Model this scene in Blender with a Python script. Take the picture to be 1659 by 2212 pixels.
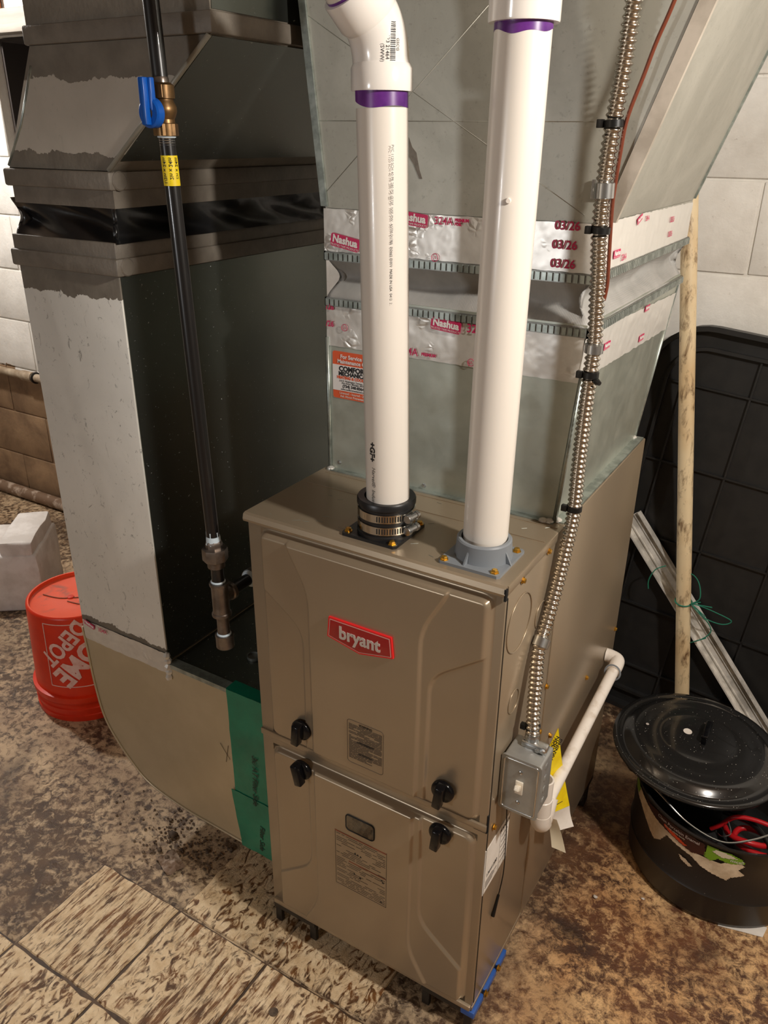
import bpy, bmesh, math, random
import numpy as np
from mathutils import Vector, Matrix, noise as mnoise

random.seed(7)
for o in list(bpy.data.objects): bpy.data.objects.remove(o)
scene = bpy.context.scene
COL = scene.collection
PI = math.pi

# ------------------------------------------------------------------ camera, world, lights, exposure
FPX = 1738.245
RW = [[0.85631083, 0.51639473, 0.00826061], [0.22451076, -0.35779509, -0.90640917], [-0.46510932, 0.77802259, -0.42231999]]
CAMP = Vector((0.790879559, -0.893790969, 1.43807324))
cd = bpy.data.cameras.new('camera'); cam = bpy.data.objects.new('camera', cd); COL.objects.link(cam)
cd.sensor_fit = 'VERTICAL'; cd.sensor_height = 36.0; cd.lens = FPX * 36.0 / 2212.0
cd.clip_start = 0.02
rx, ry, rz = Vector(RW[0]), -Vector(RW[1]), -Vector(RW[2])
cam.matrix_world = Matrix(((rx.x, ry.x, rz.x, CAMP.x), (rx.y, ry.y, rz.y, CAMP.y), (rx.z, ry.z, rz.z, CAMP.z), (0, 0, 0, 1)))
scene.camera = cam

world = bpy.data.worlds.new('world'); scene.world = world; world.use_nodes = True
world.node_tree.nodes['Background'].inputs[0].default_value = (1.0, 0.93, 0.85, 1)
world.node_tree.nodes['Background'].inputs[1].default_value = 0.05

def point_light(name, loc, watts, col, r):
    l = bpy.data.lights.new(name, 'POINT'); l.energy = watts; l.color = col; l.shadow_soft_size = r
    o = bpy.data.objects.new(name, l); COL.objects.link(o); o.location = loc
    return o
point_light('bulb_right', (1.42, -0.13, 1.80), 80, (1.0, 0.94, 0.86), 0.045)
point_light('bulb_left', (-2.15, 0.45, 1.95), 80, (1.0, 0.97, 0.93), 0.05)
point_light('fill_front', (-0.55, -2.4, 1.20), 38, (0.97, 0.98, 1.0), 0.12)  # added fill behind the camera to brighten front faces, not an actual lamp

vs = scene.view_settings
scene.display_settings.display_device = 'sRGB'
vs.view_transform = 'Standard'; vs.look = 'None'; vs.gamma = 1.0; vs.use_curve_mapping = False
vs.exposure = 0.0

# ------------------------------------------------------------------ materials
def S(c):   # sRGB 0-255 -> linear
    return tuple(((v / 255.0) / 12.92 if v / 255.0 <= 0.04045 else ((v / 255.0 + 0.055) / 1.055) ** 2.4) for v in c) + (1.0,)

class NT:
    def __init__(s, name):
        s.m = bpy.data.materials.new(name); s.m.use_nodes = True
        s.t = s.m.node_tree; s.b = s.t.nodes['Principled BSDF']
        s._p = None
    def n(s, typ, **kw):
        nd = s.t.nodes.new(typ)
        for k, v in kw.items(): setattr(nd, k, v)
        return nd
    def l(s, a, b): s.t.links.new(a, b)
    def pos(s, stretch=None, obj=False):
        src = s.n('ShaderNodeTexCoord').outputs['Object'] if obj else s.n('ShaderNodeNewGeometry').outputs['Position']
        if stretch:
            mp = s.n('ShaderNodeMapping'); mp.inputs['Scale'].default_value = stretch; s.l(src, mp.inputs['Vector']); return mp.outputs[0]
        return src
    def noise(s, scale, detail=5, rough=0.55, dist=0.0, stretch=None, obj=False):
        nd = s.n('ShaderNodeTexNoise'); nd.inputs['Scale'].default_value = scale; nd.inputs['Detail'].default_value = detail
        nd.inputs['Roughness'].default_value = rough; nd.inputs['Distortion'].default_value = dist
        s.l(s.pos(stretch, obj), nd.inputs['Vector']); return nd.outputs['Fac']
    def ramp(s, f, lo, hi, c1=(0, 0, 0, 1), c2=(1, 1, 1, 1)):
        r = s.n('ShaderNodeValToRGB'); e = r.color_ramp.elements
        e[0].position = lo; e[1].position = hi; e[0].color = c1; e[1].color = c2
        s.l(f, r.inputs[0]); return r.outputs[0]
    def math(s, op, a, b=None):
        m = s.n('ShaderNodeMath', operation=op)
        for i, v in enumerate((a, b)):
            if v is None: continue
            if isinstance(v, (int, float)): m.inputs[i].default_value = v
            else: s.l(v, m.inputs[i])
        return m.outputs[0]
    def mix(s, f, a, b):
        m = s.n('ShaderNodeMix', data_type='RGBA')
        if isinstance(f, (int, float)): m.inputs[0].default_value = f
        else: s.l(f, m.inputs[0])
        for i, v in ((6, a), (7, b)):
            if isinstance(v, tuple): m.inputs[i].default_value = v
            else: s.l(v, m.inputs[i])
        return m.outputs[2]
    def bump(s, h, strength, dist=0.002):
        b = s.n('ShaderNodeBump'); b.inputs['Strength'].default_value = strength; b.inputs['Distance'].default_value = dist
        if s._p is not None: s.l(s._p, b.inputs['Normal'])
        s.l(h, b.inputs['Height']); s._p = b.outputs[0]; s.l(s._p, s.b.inputs['Normal'])
    def col(s, c):
        if isinstance(c, tuple): s.b.inputs['Base Color'].default_value = c
        else: s.l(c, s.b.inputs['Base Color'])
    def set(s, rough=0.5, metal=0.0, spec=0.5, coat=0.0):
        for k, v in (('Roughness', rough), ('Metallic', metal), ('Specular IOR Level', spec), ('Coat Weight', coat)):
            if isinstance(v, (int, float)): s.b.inputs[k].default_value = v
            else: s.l(v, s.b.inputs[k])
        return s

def mat(name, c, rough=0.5, metal=0.0, c2=None, nscale=8, lo=0.4, hi=0.6, detail=5, dist=0.0, stretch=None, bump=0.0, bscale=80, spec=0.5, coat=0.0, obj=False, bdist=0.002):
    t = NT(name)
    if c2 is not None: t.col(t.mix(t.ramp(t.noise(nscale, detail, 0.6, dist, stretch, obj), lo, hi), c, c2))
    else: t.col(c)
    t.set(rough, metal, spec, coat)
    if bump: t.bump(t.noise(bscale, 4, 0.6, 0, stretch, obj), bump, bdist)
    return t.m

M = {}
# furnace paint: taupe metallic enamel with a faint sheen
t = NT('furnace_paint'); t.col(t.mix(t.ramp(t.noise(3.5, 3), 0.35, 0.7), S((160, 144, 122)), S((168, 152, 129))))
t.set(0.32, 0.50); t.bump(t.noise(420, 2), 0.05, 0.0006); M['paint'] = t.m
M['paint_dark'] = mat('furnace_recess', S((60, 53, 44)), 0.6, 0.2)
M['gap'] = mat('gap_black', (0.004, 0.004, 0.004, 1), 0.8)
# new galvanized sheet
t = NT('galvanized_new'); f = t.noise(14, 5, 0.6, 0.4)
t.col(t.mix(t.ramp(f, 0.35, 0.65), S((172, 176, 164)), S((188, 192, 180)))); t.set(t.ramp(t.noise(30, 4), 0.3, 0.7, (.3,.3,.3,1), (.42,.42,.42,1)), 0.6); t.bump(t.noise(5, 2), 0.12, 0.01); M['galv'] = t.m
# galvanized edge flange, brighter
M['galv_edge'] = mat('galvanized_edge', S((176, 184, 178)), 0.35, 0.7, S((140, 148, 142)), 40, 0.4, 0.6)
# dull galvanized transition, smudged
t = NT('galvanized_dull'); a = t.ramp(t.noise(6, 6, 0.65, 0.6), 0.42, 0.62); sp = t.ramp(t.noise(160, 3, 0.7), 0.6, 0.72)
c = t.mix(a, S((164, 162, 151)), S((180, 178, 167))); c = t.mix(t.math('MULTIPLY', sp, 0.25), c, S((90, 88, 78))); t.col(c); t.set(0.48, 0.4); t.bump(t.noise(9, 3), 0.1, 0.006); M['galv_dull'] = t.m
# old duct sheet with dark specks and smears
def old_duct(name, base, base2, bands, dirty=1.0):
    t = NT(name)
    c = t.mix(t.ramp(t.noise(5, 6, 0.6, 0.5), 0.38, 0.65), base, base2)
    sp = t.ramp(t.noise(70, 5, 0.75, 1.2, (1, 1, 0.6)), 0.60, 0.68)
    c = t.mix(t.math('MULTIPLY', sp, 0.6 * dirty), c, S((70, 68, 62)))
    sp2 = t.ramp(t.noise(210, 2, 0.5), 0.72, 0.75)
    c = t.mix(t.math('MULTIPLY', sp2, 0.55 * dirty), c, S((200, 202, 196)))
    fac = None
    if bands:
        z = t.n('ShaderNodeSeparateXYZ'); t.l(t.pos(), z.inputs[0])
        zz = t.math('ADD', z.outputs[2], t.math('MULTIPLY', t.math('SUBTRACT', t.noise(16, 6, 0.65, 0.3), 0.5), 0.05))
        for lo, hi in bands:
            g = t.math('MULTIPLY', t.math('GREATER_THAN', zz, lo), t.math('LESS_THAN', zz, hi))
            fac = g if fac is None else t.math('MAXIMUM', fac, g)
        mc = t.mix(t.ramp(t.noise(22, 5), 0.35, 0.7), S((104, 96, 85)), S((120, 112, 100)))
        c = t.mix(fac, c, mc)
        t.set(t.mix(fac, (0.5,)*3 + (1,), (0.62,)*3 + (1,)), t.math('SUBTRACT', 0.2, t.math('MULTIPLY', fac, 0.19)))
        t.bump(t.math('MULTIPLY', t.noise(130, 4), fac), 0.35, 0.002)
    else: t.set(0.5, 0.35)
    t.bump(t.noise(7, 3), 0.1, 0.006)
    t.col(c); return t.m
M['duct_old'] = old_duct('duct_old_sheet', S((220, 217, 209)), S((232, 229, 221)), [(0.2, 0.482), (1.185, 1.23)])
M['duct_up'] = old_duct('duct_mastic_sheet', S((176, 168, 156)), S((190, 182, 170)), [(1.34, 1.412), (1.515, 2.3)], 0.25)
M['mastic'] = mat('duct_mastic', S((104, 96, 86)), 0.55, 0.02, S((122, 114, 103)), 24, 0.35, 0.7, bump=0.4, bscale=120)
M['boot'] = mat('boot_sheet', S((186, 172, 144)), 0.36, 0.45, S((196, 182, 154)), 6, 0.4, 0.6, bump=0.1, bscale=5, bdist=0.008)
M['boot_top'] = mat('boot_top_sheet', S((120, 122, 118)), 0.42, 0.6, S((132, 134, 130)), 9)
t = NT('rubber_black'); t.col((0.008, 0.008, 0.009, 1)); t.set(0.28, 0.0, 0.5, 0.2); t.bump(t.noise(30, 3), 0.12, 0.004); M['flex'] = t.m
t = NT('canvas_grey'); t.col(t.mix(t.ramp(t.noise(20, 3), 0.3, 0.7), S((150, 149, 145)), S((170, 168, 164)))); t.set(0.55, 0.0, 0.4)
wv = t.n('ShaderNodeTexWave'); wv.inputs['Scale'].default_value = 130; t.l(t.pos((1, 1, 2)), wv.inputs['Vector']); t.bump(wv.outputs['Fac'], 0.15, 0.001); M['canvas'] = t.m
t = NT('foil_tape'); f = t.noise(26, 5, 0.6, 0.8)
t.col(t.mix(t.ramp(f, 0.35, 0.7), S((214, 210, 203)), S((230, 227, 220)))); t.set(0.34, 0.5); cr_ = t.n('ShaderNodeTexVoronoi', feature='DISTANCE_TO_EDGE'); cr_.inputs['Scale'].default_value = 55; t.l(t.pos((1, 1, 1.6)), cr_.inputs['Vector']); t.bump(t.math('MULTIPLY', t.ramp(cr_.outputs['Distance'], 0.0, 0.25), t.ramp(t.noise(14, 3), 0.56, 0.66)), 0.45, 0.002); t.bump(t.noise(12, 3, 0.5, 0.5), 0.12, 0.004); M['foil'] = t.m
t = NT('foil_tape_smooth'); t.col(S((222, 219, 212))); t.set(0.4, 0.3); t.bump(t.noise(14, 4, 0.6, 0.6), 0.12, 0.004); M['foil2'] = t.m
M['strip'] = mat('crimp_steel', S((150, 150, 145)), 0.4, 0.7, S((128, 128, 124)), 60)
M['print_red'] = mat('print_magenta', S((196, 30, 88)), 0.5)
M['print_white'] = mat('print_white', S((235, 230, 226)), 0.5)
M['print_black'] = mat('print_black', S((22, 20, 22)), 0.55)
M['print_orange'] = mat('print_orange', S((226, 92, 44)), 0.5)
M['print_brown'] = mat('print_brown', S((74, 62, 50)), 0.6)
M['print_rust'] = mat('print_rust', S((132, 74, 48)), 0.6)
M['paper'] = mat('paper_white', S((236, 230, 222)), 0.6, 0, S((222, 215, 205)), 14)
t = NT('pvc_white'); sm = t.ramp(t.noise(22, 6, 0.7, 0.8, (1, 1, 0.25)), 0.62, 0.74)
t.col(t.mix(t.math('MULTIPLY', sm, 0.22), S((230, 223, 213)), S((150, 132, 112)))); t.set(0.28, 0.0, 0.5, 0.1); M['pvc'] = t.m
M['pvc_fit'] = mat('pvc_fitting', S((240, 235, 228)), 0.18, 0, coat=0.3)
M['pvc_small'] = mat('pvc_drain', S((236, 229, 220)), 0.3, 0, S((214, 202, 188)), 30, 0.55, 0.7)
M['purple'] = mat('primer_purple', S((112, 52, 140)), 0.3, 0, S((74, 28, 104)), 26, 0.35, 0.65)
M['rubber'] = mat('rubber_coupling', (0.012, 0.012, 0.013, 1), 0.35)
M['plastic_grey'] = mat('plastic_grey', S((124, 130, 136)), 0.42)
M['steel'] = mat('steel_bright', S((205, 202, 196)), 0.16, 1.0)
M['zinc'] = mat('zinc_screw', S((196, 198, 198)), 0.25, 0.95)
M['brass_screw'] = mat('screw_gold', S((206, 160, 66)), 0.25, 0.9)
M['brass'] = mat('brass_old', S((128, 98, 62)), 0.38, 0.75, S((96, 72, 46)), 30)
M['blue'] = mat('handle_blue', S((10, 84, 176)), 0.3, 0)
M['pipe_black'] = mat('pipe_black', (0.012, 0.011, 0.011, 1), 0.3, 0.2, coat=0.25)
M['iron'] = mat('malleable_iron', S((128, 118, 110)), 0.3, 0.8, S((104, 95, 88)), 40)
M['paste'] = mat('pipe_paste', S((206, 222, 232)), 0.35)
M['yellow'] = mat('label_yellow', S((246, 222, 20)), 0.5, 0, S((236, 206, 16)), 40)
M['green'] = mat('tape_green', S((4, 122, 92)), 0.3, 0, S((2, 106, 80)), 10, bump=0.25, bscale=26, bdist=0.003)
M['green_ink'] = mat('ink_dark', S((10, 40, 34)), 0.6)
M['knob'] = mat('knob_black', (0.004, 0.004, 0.005, 1), 0.16, spec=0.3)
M['badge_red'] = mat('badge_red', S((168, 12, 18)), 0.2, 0, coat=0.4)
M['badge_edge'] = mat('badge_edge', S((236, 36, 40)), 0.2, 0, coat=0.3)
M['letter'] = mat('badge_letter', S((214, 204, 198)), 0.3, 0.3)
M['glass_dark'] = mat('sight_glass', S((46, 36, 26)), 0.1, 0, S((84, 70, 52)), 90, 0.4, 0.62, coat=0.6)
M['conduit'] = mat('conduit_steel', S((206, 200, 190)), 0.2, 1.0)
M['box'] = mat('switch_box_steel', S((172, 173, 170)), 0.36, 0.5, S((154, 155, 153)), 12)
M['ivory'] = mat('switch_ivory', S((236, 226, 208)), 0.3)
M['tie'] = mat('cable_tie_black', (0.006, 0.006, 0.006, 1), 0.35)
M['wire_brown'] = mat('wire_brown', S((104, 48, 28)), 0.4)
M['tan_paper'] = mat('paper_tan', S((206, 194, 168)), 0.6)
t = NT('enamel_speckled'); v = t.n('ShaderNodeTexVoronoi'); v.inputs['Scale'].default_value = 190; t.l(t.pos(), v.inputs['Vector'])
dots = t.math('LESS_THAN', v.outputs['Distance'], t.math('MULTIPLY', t.ramp(t.noise(260, 2), 0.5, 0.62), 0.16))
t.col(t.mix(dots, (0.012, 0.0115, 0.011, 1), S((200, 196, 188)))); t.set(0.18, 0, 0.5, 0.3); M['enamel'] = t.m
t = NT('enamel_dusty'); v = t.n('ShaderNodeTexVoronoi'); v.inputs['Scale'].default_value = 190; t.l(t.pos(), v.inputs['Vector'])
dots = t.math('LESS_THAN', v.outputs['Distance'], t.math('MULTIPLY', t.ramp(t.noise(200, 2), 0.58, 0.64), 0.12))
t.col(t.mix(dots, (0.017, 0.014, 0.012, 1), S((150, 140, 130)))); t.set(0.42, 0, 0.4); M['enamel2'] = t.m
M['tote'] = mat('tote_plastic', (0.010, 0.010, 0.010, 1), 0.45, 0, (0.014, 0.0135, 0.013, 1), 30)
t = NT('broom_wood'); f = t.ramp(t.noise(55, 6, 0.7, 0.4, (1, 1, 0.35)), 0.52, 0.70); g = t.ramp(t.noise(5, 4), 0.4, 0.7)
t.col(t.mix(f, t.mix(g, S((226, 206, 168)), S((200, 166, 118))), S((104, 74, 46)))); t.set(0.5); M['wood'] = t.m
M['alu'] = mat('aluminium_channel', S((232, 228, 220)), 0.36, 0.15, S((186, 182, 174)), 20, stretch=(1, 1, 1))
M['twine'] = mat('twine_green', S((30, 116, 92)), 0.6)
M['twine_dark'] = mat('twine_pale', S((120, 126, 110)), 0.6)
M['orange'] = mat('bucket_orange', S((226, 52, 14)), 0.35, 0, S((206, 40, 10)), 9)
t = NT('bucket_bottom'); dt = t.ramp(t.noise(16, 4, 0.6, 0.5), 0.56, 0.72)
t.col(t.mix(t.math('MULTIPLY', dt, 0.6), S((236, 84, 44)), S((96, 84, 74)))); t.set(0.45); M['orange_top'] = t.m
M['bucket_print'] = mat('bucket_print', S((236, 196, 186)), 0.45, 0, S((220, 150, 134)), 60, 0.45, 0.8)
M['foam'] = mat('foam_white', S((226, 222, 218)), 0.7, 0, S((206, 200, 194)), 12, bump=0.2, bscale=160)
M['red_cable'] = mat('cable_red', S((190, 28, 34)), 0.35)
M['cleat_tan'] = mat('cleat_tan', S((184, 174, 160)), 0.5, 0.1, S((160, 150, 136)), 14)
M['galv_pipe'] = mat('wall_pipe_paint', S((176, 160, 138)), 0.5, 0.1, S((140, 122, 100)), 18)
M['base_pipe'] = mat('base_pipe_rust', S((120, 96, 76)), 0.6, 0.1, S((176, 158, 140)), 26, 0.5, 0.62)
M['beam'] = mat('beam_painted', S((150, 143, 133)), 0.6, 0, S((128, 121, 111)), 9, stretch=(0.3, 1, 4))
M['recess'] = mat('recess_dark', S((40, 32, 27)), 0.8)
M['clay'] = mat('clay_orange', S((190, 112, 56)), 0.7, 0, S((120, 66, 40)), 30)
M['blue_shim'] = mat('blue_plastic', S((40, 92, 176)), 0.4)
M['foot'] = mat('foot_black', S((34, 29, 25)), 0.5)
M['pebble'] = mat('debris_dark', S((66, 52, 40)), 0.7, 0, S((104, 86, 68)), 120)
M['pebble_light'] = mat('debris_light', S((208, 200, 190)), 0.5)

# wall: white paint on block, bare brown block low on the left
def wall_mat(name):
    t = NT(name)
    z = t.n('ShaderNodeSeparateXYZ'); t.l(t.pos(), z.inputs[0])
    white = t.mix(t.ramp(t.noise(6, 6, 0.65), 0.35, 0.68), S((226, 223, 216)), S((202, 197, 188)))
    white = t.mix(t.math('MULTIPLY', t.ramp(t.noise(90, 3, 0.6), 0.68, 0.76), 0.5), white, S((140, 130, 118)))
    brown = t.mix(t.ramp(t.noise(8, 6, 0.6, 0.4), 0.35, 0.7), S((150, 122, 92)), S((108, 84, 62)))
    nz = t.math('ADD', z.outputs[2], t.math('MULTIPLY', t.math('SUBTRACT', t.noise(7, 5, 0.6), 0.5), 0.25))
    f = t.math('MULTIPLY', t.math('LESS_THAN', nz, 0.54), t.math('LESS_THAN', z.outputs[0], -0.6))
    t.col(t.mix(f, white, brown)); t.set(0.62)
    t.bump(t.noise(60, 5, 0.7), 0.45, 0.003); return t.m
M['wall'] = wall_mat('block_paint')
M['mortar'] = wall_mat('mortar_paint')
M['room'] = mat('room_paint', S((140, 132, 120)), 0.7, 0, S((120, 112, 102)), 3)
M['ceiling'] = mat('ceiling_wood', S((120, 98, 74)), 0.8, 0, S((88, 68, 50)), 6, stretch=(0.4, 4, 1))

# floor: brown stained concrete with pale worn adhesive
def floor_mat(name, tile=False):
    t = NT(name)
    z = t.n('ShaderNodeSeparateXYZ'); t.l(t.pos(), z.inputs[0])
    big = t.noise(2.6, 5, 0.6, 0.3)
    if tile:
        inf = t.n('ShaderNodeObjectInfo')
        streak = t.noise(26, 6, 0.68, 0.3, (5.0, 0.7, 1))
        swirl = t.noise(40, 5, 0.6, 1.3, (1.6, 0.8, 1))
        pick = t.ramp(t.math('ADD', t.math('MULTIPLY', inf.outputs['Random'], 0.25), t.noise(6, 3)), 0.58, 0.66)
        v = t.math('ADD', t.math('MULTIPLY', t.mix(pick, streak, swirl), 0.8), t.math('MULTIPLY', t.noise(7, 4), 0.2))
        f = t.ramp(v, 0.425, 0.515)
        light = t.mix(t.ramp(t.noise(60, 3), 0.3, 0.7), S((240, 216, 178)), S((216, 186, 144)))
        dark = t.mix(t.ramp(t.noise(26, 4), 0.35, 0.65), S((130, 86, 46)), S((84, 58, 36)))
    else:
        fl_ = t.noise(52, 8, 0.70, 0.45)
        fib = t.noise(46, 9, 0.78, 0.35)
        right = t.ramp(z.outputs[0], 0.36, 0.56)
        v = t.math('ADD', t.math('MULTIPLY', t.mix(right, fl_, fib), 0.62), t.math('MULTIPLY', big, 0.38))
        f = t.ramp(v, 0.462, 0.555)
        lightL = t.mix(t.ramp(t.noise(12, 3), 0.3, 0.7), S((214, 188, 152)), S((172, 146, 116)))
        lightR = t.mix(t.ramp(t.noise(7, 3), 0.3, 0.7), S((240, 200, 146)), S((206, 156, 104)))
        light = t.mix(right, lightL, lightR)
        darkL = t.mix(t.ramp(t.noise(18, 4), 0.35, 0.65), S((104, 80, 58)), S((70, 54, 42)))
        darkR = t.mix(t.ramp(t.noise(9, 4), 0.35, 0.65), S((118, 74, 46)), S((72, 46, 32)))
        dark = t.mix(right, darkL, darkR)
        f = t.math('MULTIPLY', f, t.ramp(t.noise(1.9, 4, 0.6), 0.30, 0.48))
    c = t.mix(f, dark, light)
    # dark dirt patches with their own outline
    dirt = t.ramp(t.noise(4.5, 6, 0.65, 0.5), 0.58, 0.68)
    c = t.mix(t.math('MULTIPLY', dirt, 0.6), c, S((58, 44, 34)))
    t.col(c)
    t.set(t.ramp(t.noise(13, 4), 0.3, 0.7, (.22,.22,.22,1), (.48,.48,.48,1)), 0, 0.5)
    t.bump(v, 0.6, 0.005); t.bump(t.noise(150, 4, 0.75), 0.7, 0.003)
    return t.m
M['floor'] = floor_mat('floor_concrete')
M['tile'] = floor_mat('floor_tile', True)

# ------------------------------------------------------------------ geometry helpers
ORG = {}
def link(o, parent=None):
    COL.objects.link(o)
    if parent is not None: o.parent = parent
    return o
def thing(name, loc, label, cat, group=None):
    o = bpy.data.objects.new(name, None); o.empty_display_size = 0.02
    COL.objects.link(o); o.location = loc; ORG[o.name] = Vector(loc)
    return tag(o, label, cat, group)
def tag(o, label=None, cat=None, group=None, kind=None):
    if label: o['label'] = label
    if cat: o['category'] = cat
    if group: o['group'] = group
    if kind: o['kind'] = kind
    return o
def mk(name, V, F, m, parent=None, smooth=False, angle=None):
    V = np.asarray([tuple(v) for v in V], dtype=float)
    org = Vector(((V[:, 0].min() + V[:, 0].max()) / 2, (V[:, 1].min() + V[:, 1].max()) / 2, V[:, 2].min()))
    me = bpy.data.meshes.new(name)
    me.from_pydata((V - np.array(org)).tolist(), [], [tuple(int(i) for i in f) for f in F]); me.update()
    bm = bmesh.new(); bm.from_mesh(me); bmesh.ops.recalc_face_normals(bm, faces=bm.faces); bm.to_mesh(me); bm.free()
    if smooth:
        for p in me.polygons: p.use_smooth = True
        if angle is not None:
            try: me.set_sharp_from_angle(angle=math.radians(angle))
            except Exception: pass
    ms = m if isinstance(m, (list, tuple)) else [m]
    for x in ms: me.materials.append(M[x])
    o = bpy.data.objects.new(name, me); link(o, parent)
    o.location = org - (ORG[parent.name] if parent is not None else Vector())
    ORG[o.name] = org
    return o
def mkbm(name, bm, m, parent=None, smooth=False, angle=None):
    bm.verts.ensure_lookup_table(); bm.verts.index_update()
    V = [v.co.copy() for v in bm.verts]; F = [[v.index for v in f.verts] for f in bm.faces]
    bm.free(); return mk(name, V, F, m, parent, smooth, angle)
def bm_box(bm, x0, x1, y0, y1, z0, z1, bev=0.0, seg=2, mtx=None):
    r = bmesh.ops.create_cube(bm, size=1.0)
    vs_ = r['verts']
    for v in vs_:
        v.co = Vector((x0 + (v.co.x + .5) * (x1 - x0), y0 + (v.co.y + .5) * (y1 - y0), z0 + (v.co.z + .5) * (z1 - z0)))
    if bev:
        es = list({e for v in vs_ for e in v.link_edges})
        r2 = bmesh.ops.bevel(bm, geom=es, offset=bev, segments=seg, profile=0.5, affect='EDGES')
        vs_ = list(set([v for v in r2['verts']] + [v for v in vs_ if v.is_valid]))
    if mtx is not None:
        seen = set(); st = [v for v in vs_ if v.is_valid]
        while st:
            v = st.pop()
            if v in seen: continue
            seen.add(v); st.extend(e.other_vert(v) for e in v.link_edges)
        for v in seen: v.co = mtx @ v.co
def box(name, x0, x1, y0, y1, z0, z1, m, parent=None, bev=0.0, seg=2, mtx=None, smooth=None):
    bm = bmesh.new(); bm_box(bm, x0, x1, y0, y1, z0, z1, bev, seg, mtx)
    return mkbm(name, bm, m, parent, bev > 0 if smooth is None else smooth, 35)
def boxes(name, L, m, parent=None, bev=0.0):
    bm = bmesh.new()
    for b in L: bm_box(bm, *b, bev)
    return mkbm(name, bm, m, parent, bev > 0, 35)
def frames(pts):
    pts = [Vector(p) for p in pts]; n = len(pts); T = []
    for i in range(n):
        a = pts[max(i - 1, 0)]; b = pts[min(i + 1, n - 1)]; T.append((b - a).normalized())
    up = Vector((0, 0, 1)) if abs(T[0].z) < 0.9 else Vector((1, 0, 0))
    N = [(up - T[0] * up.dot(T[0])).normalized()]
    for i in range(1, n):
        v = N[-1] - T[i] * N[-1].dot(T[i]); N.append(v.normalized())
    return pts, T, N
def tube_geo(pts, r, seg=16, cap=True):
    pts, T, N = frames(pts); V = []; F = []
    for i, p in enumerate(pts):
        rr = r[i] if isinstance(r, (list, tuple, np.ndarray)) else r; B = T[i].cross(N[i])
        for k in range(seg):
            a = 2 * PI * k / seg; V.append(p + (N[i] * math.cos(a) + B * math.sin(a)) * rr)
    for i in range(len(pts) - 1):
        for k in range(seg):
            k2 = (k + 1) % seg; F.append((i * seg + k, i * seg + k2, (i + 1) * seg + k2, (i + 1) * seg + k))
    if cap:
        F.append(tuple(range(seg))[::-1]); F.append(tuple((len(pts) - 1) * seg + k for k in range(seg)))
    return V, F
def tube(name, pts, r, m, parent=None, seg=16, cap=True, angle=40):
    V, F = tube_geo(pts, r, seg, cap); return mk(name, V, F, m, parent, True, angle)
def cat(geos):
    V = []; F = []
    for v, f in geos:
        o = len(V); V += list(v); F += [tuple(i + o for i in q) for q in f]
    return V, F
def smooth_path(pts, n=12):
    P = [Vector(p) for p in pts]; out = []
    for i in range(len(P) - 1):
        p0 = P[max(i - 1, 0)]; p1 = P[i]; p2 = P[i + 1]; p3 = P[min(i + 2, len(P) - 1)]
        for k in range(n):
            s = k / n
            out.append(0.5 * ((2 * p1) + (-p0 + p2) * s + (2 * p0 - 5 * p1 + 4 * p2 - p3) * s * s + (-p0 + 3 * p1 - 3 * p2 + p3) * s ** 3))
    out.append(P[-1]); return out
def lathe_geo(prof, loc=(0, 0, 0), axis=(0, 0, 1), seg=32, a0=0.0, cap=True):
    ax = Vector(axis).normalized(); q = Vector((0, 0, 1)).rotation_difference(ax); loc = Vector(loc); V = []; F = []
    for r, z in prof:
        for k in range(seg):
            a = a0 + 2 * PI * k / seg; V.append(loc + q @ Vector((r * math.cos(a), r * math.sin(a), z)))
    for i in range(len(prof) - 1):
        for k in range(seg):
            k2 = (k + 1) % seg; F.append((i * seg + k, i * seg + k2, (i + 1) * seg + k2, (i + 1) * seg + k))
    if abs(prof[0][1] - prof[-1][1]) < 1e-6: cap = False
    if cap and prof[0][0] > 1e-5: F.append(tuple(range(seg))[::-1])
    if cap and prof[-1][0] > 1e-5: F.append(tuple((len(prof) - 1) * seg + k for k in range(seg)))
    return V, F
def lathe(name, prof, m, parent=None, loc=(0, 0, 0), axis=(0, 0, 1), seg=32, angle=35, a0=0.0, cap=True):
    V, F = lathe_geo(prof, loc, axis, seg, a0, cap); return mk(name, V, F, m, parent, True, angle)
def prism(name, poly, fn, d0, d1, m, parent=None, smooth=False):
    n = len(poly); V = [fn(p[0], p[1], d0) for p in poly] + [fn(p[0], p[1], d1) for p in poly]
    F = [tuple(range(n)), tuple(range(2 * n - 1, n - 1, -1))] + [(i, (i + 1) % n, n + (i + 1) % n, n + i) for i in range(n)]
    return mk(name, V, F, m, parent, smooth, 30)
XZ = lambda x, z, y: (x, y, z)
def sheet(name, o, u, v, nu, nv, amp, fr, m, parent=None, edge=0.0, thick=0.0):
    """a thin sheet o + s*u + t*v, crinkled by amp along its normal"""
    o = Vector(o); u = Vector(u); v = Vector(v); nrm = u.cross(v).normalized(); V = []; F = []
    for j in range(nv + 1):
        for i in range(nu + 1):
            s = i / nu; w = j / nv; p = o + u * s + v * w
            d = mnoise.noise(p * fr) * amp + abs(mnoise.noise(p * fr * 2.7)) * amp * 0.6
            if j in (0, nv) and edge: p = p + v.normalized() * (mnoise.noise(p * 70) * edge)
            V.append(p + nrm * (d + amp * 0.4))
    for j in range(nv):
        for i in range(nu):
            a = j * (nu + 1) + i; F.append((a, a + 1, a + nu + 2, a + nu + 1))
    if thick:
        n = len(V); V += [p - nrm * thick for p in V]
        F += [tuple(i + n for i in f) for f in F]
    return mk(name, V, F, m, parent, True, 40)
_font_cache = {}
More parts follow.
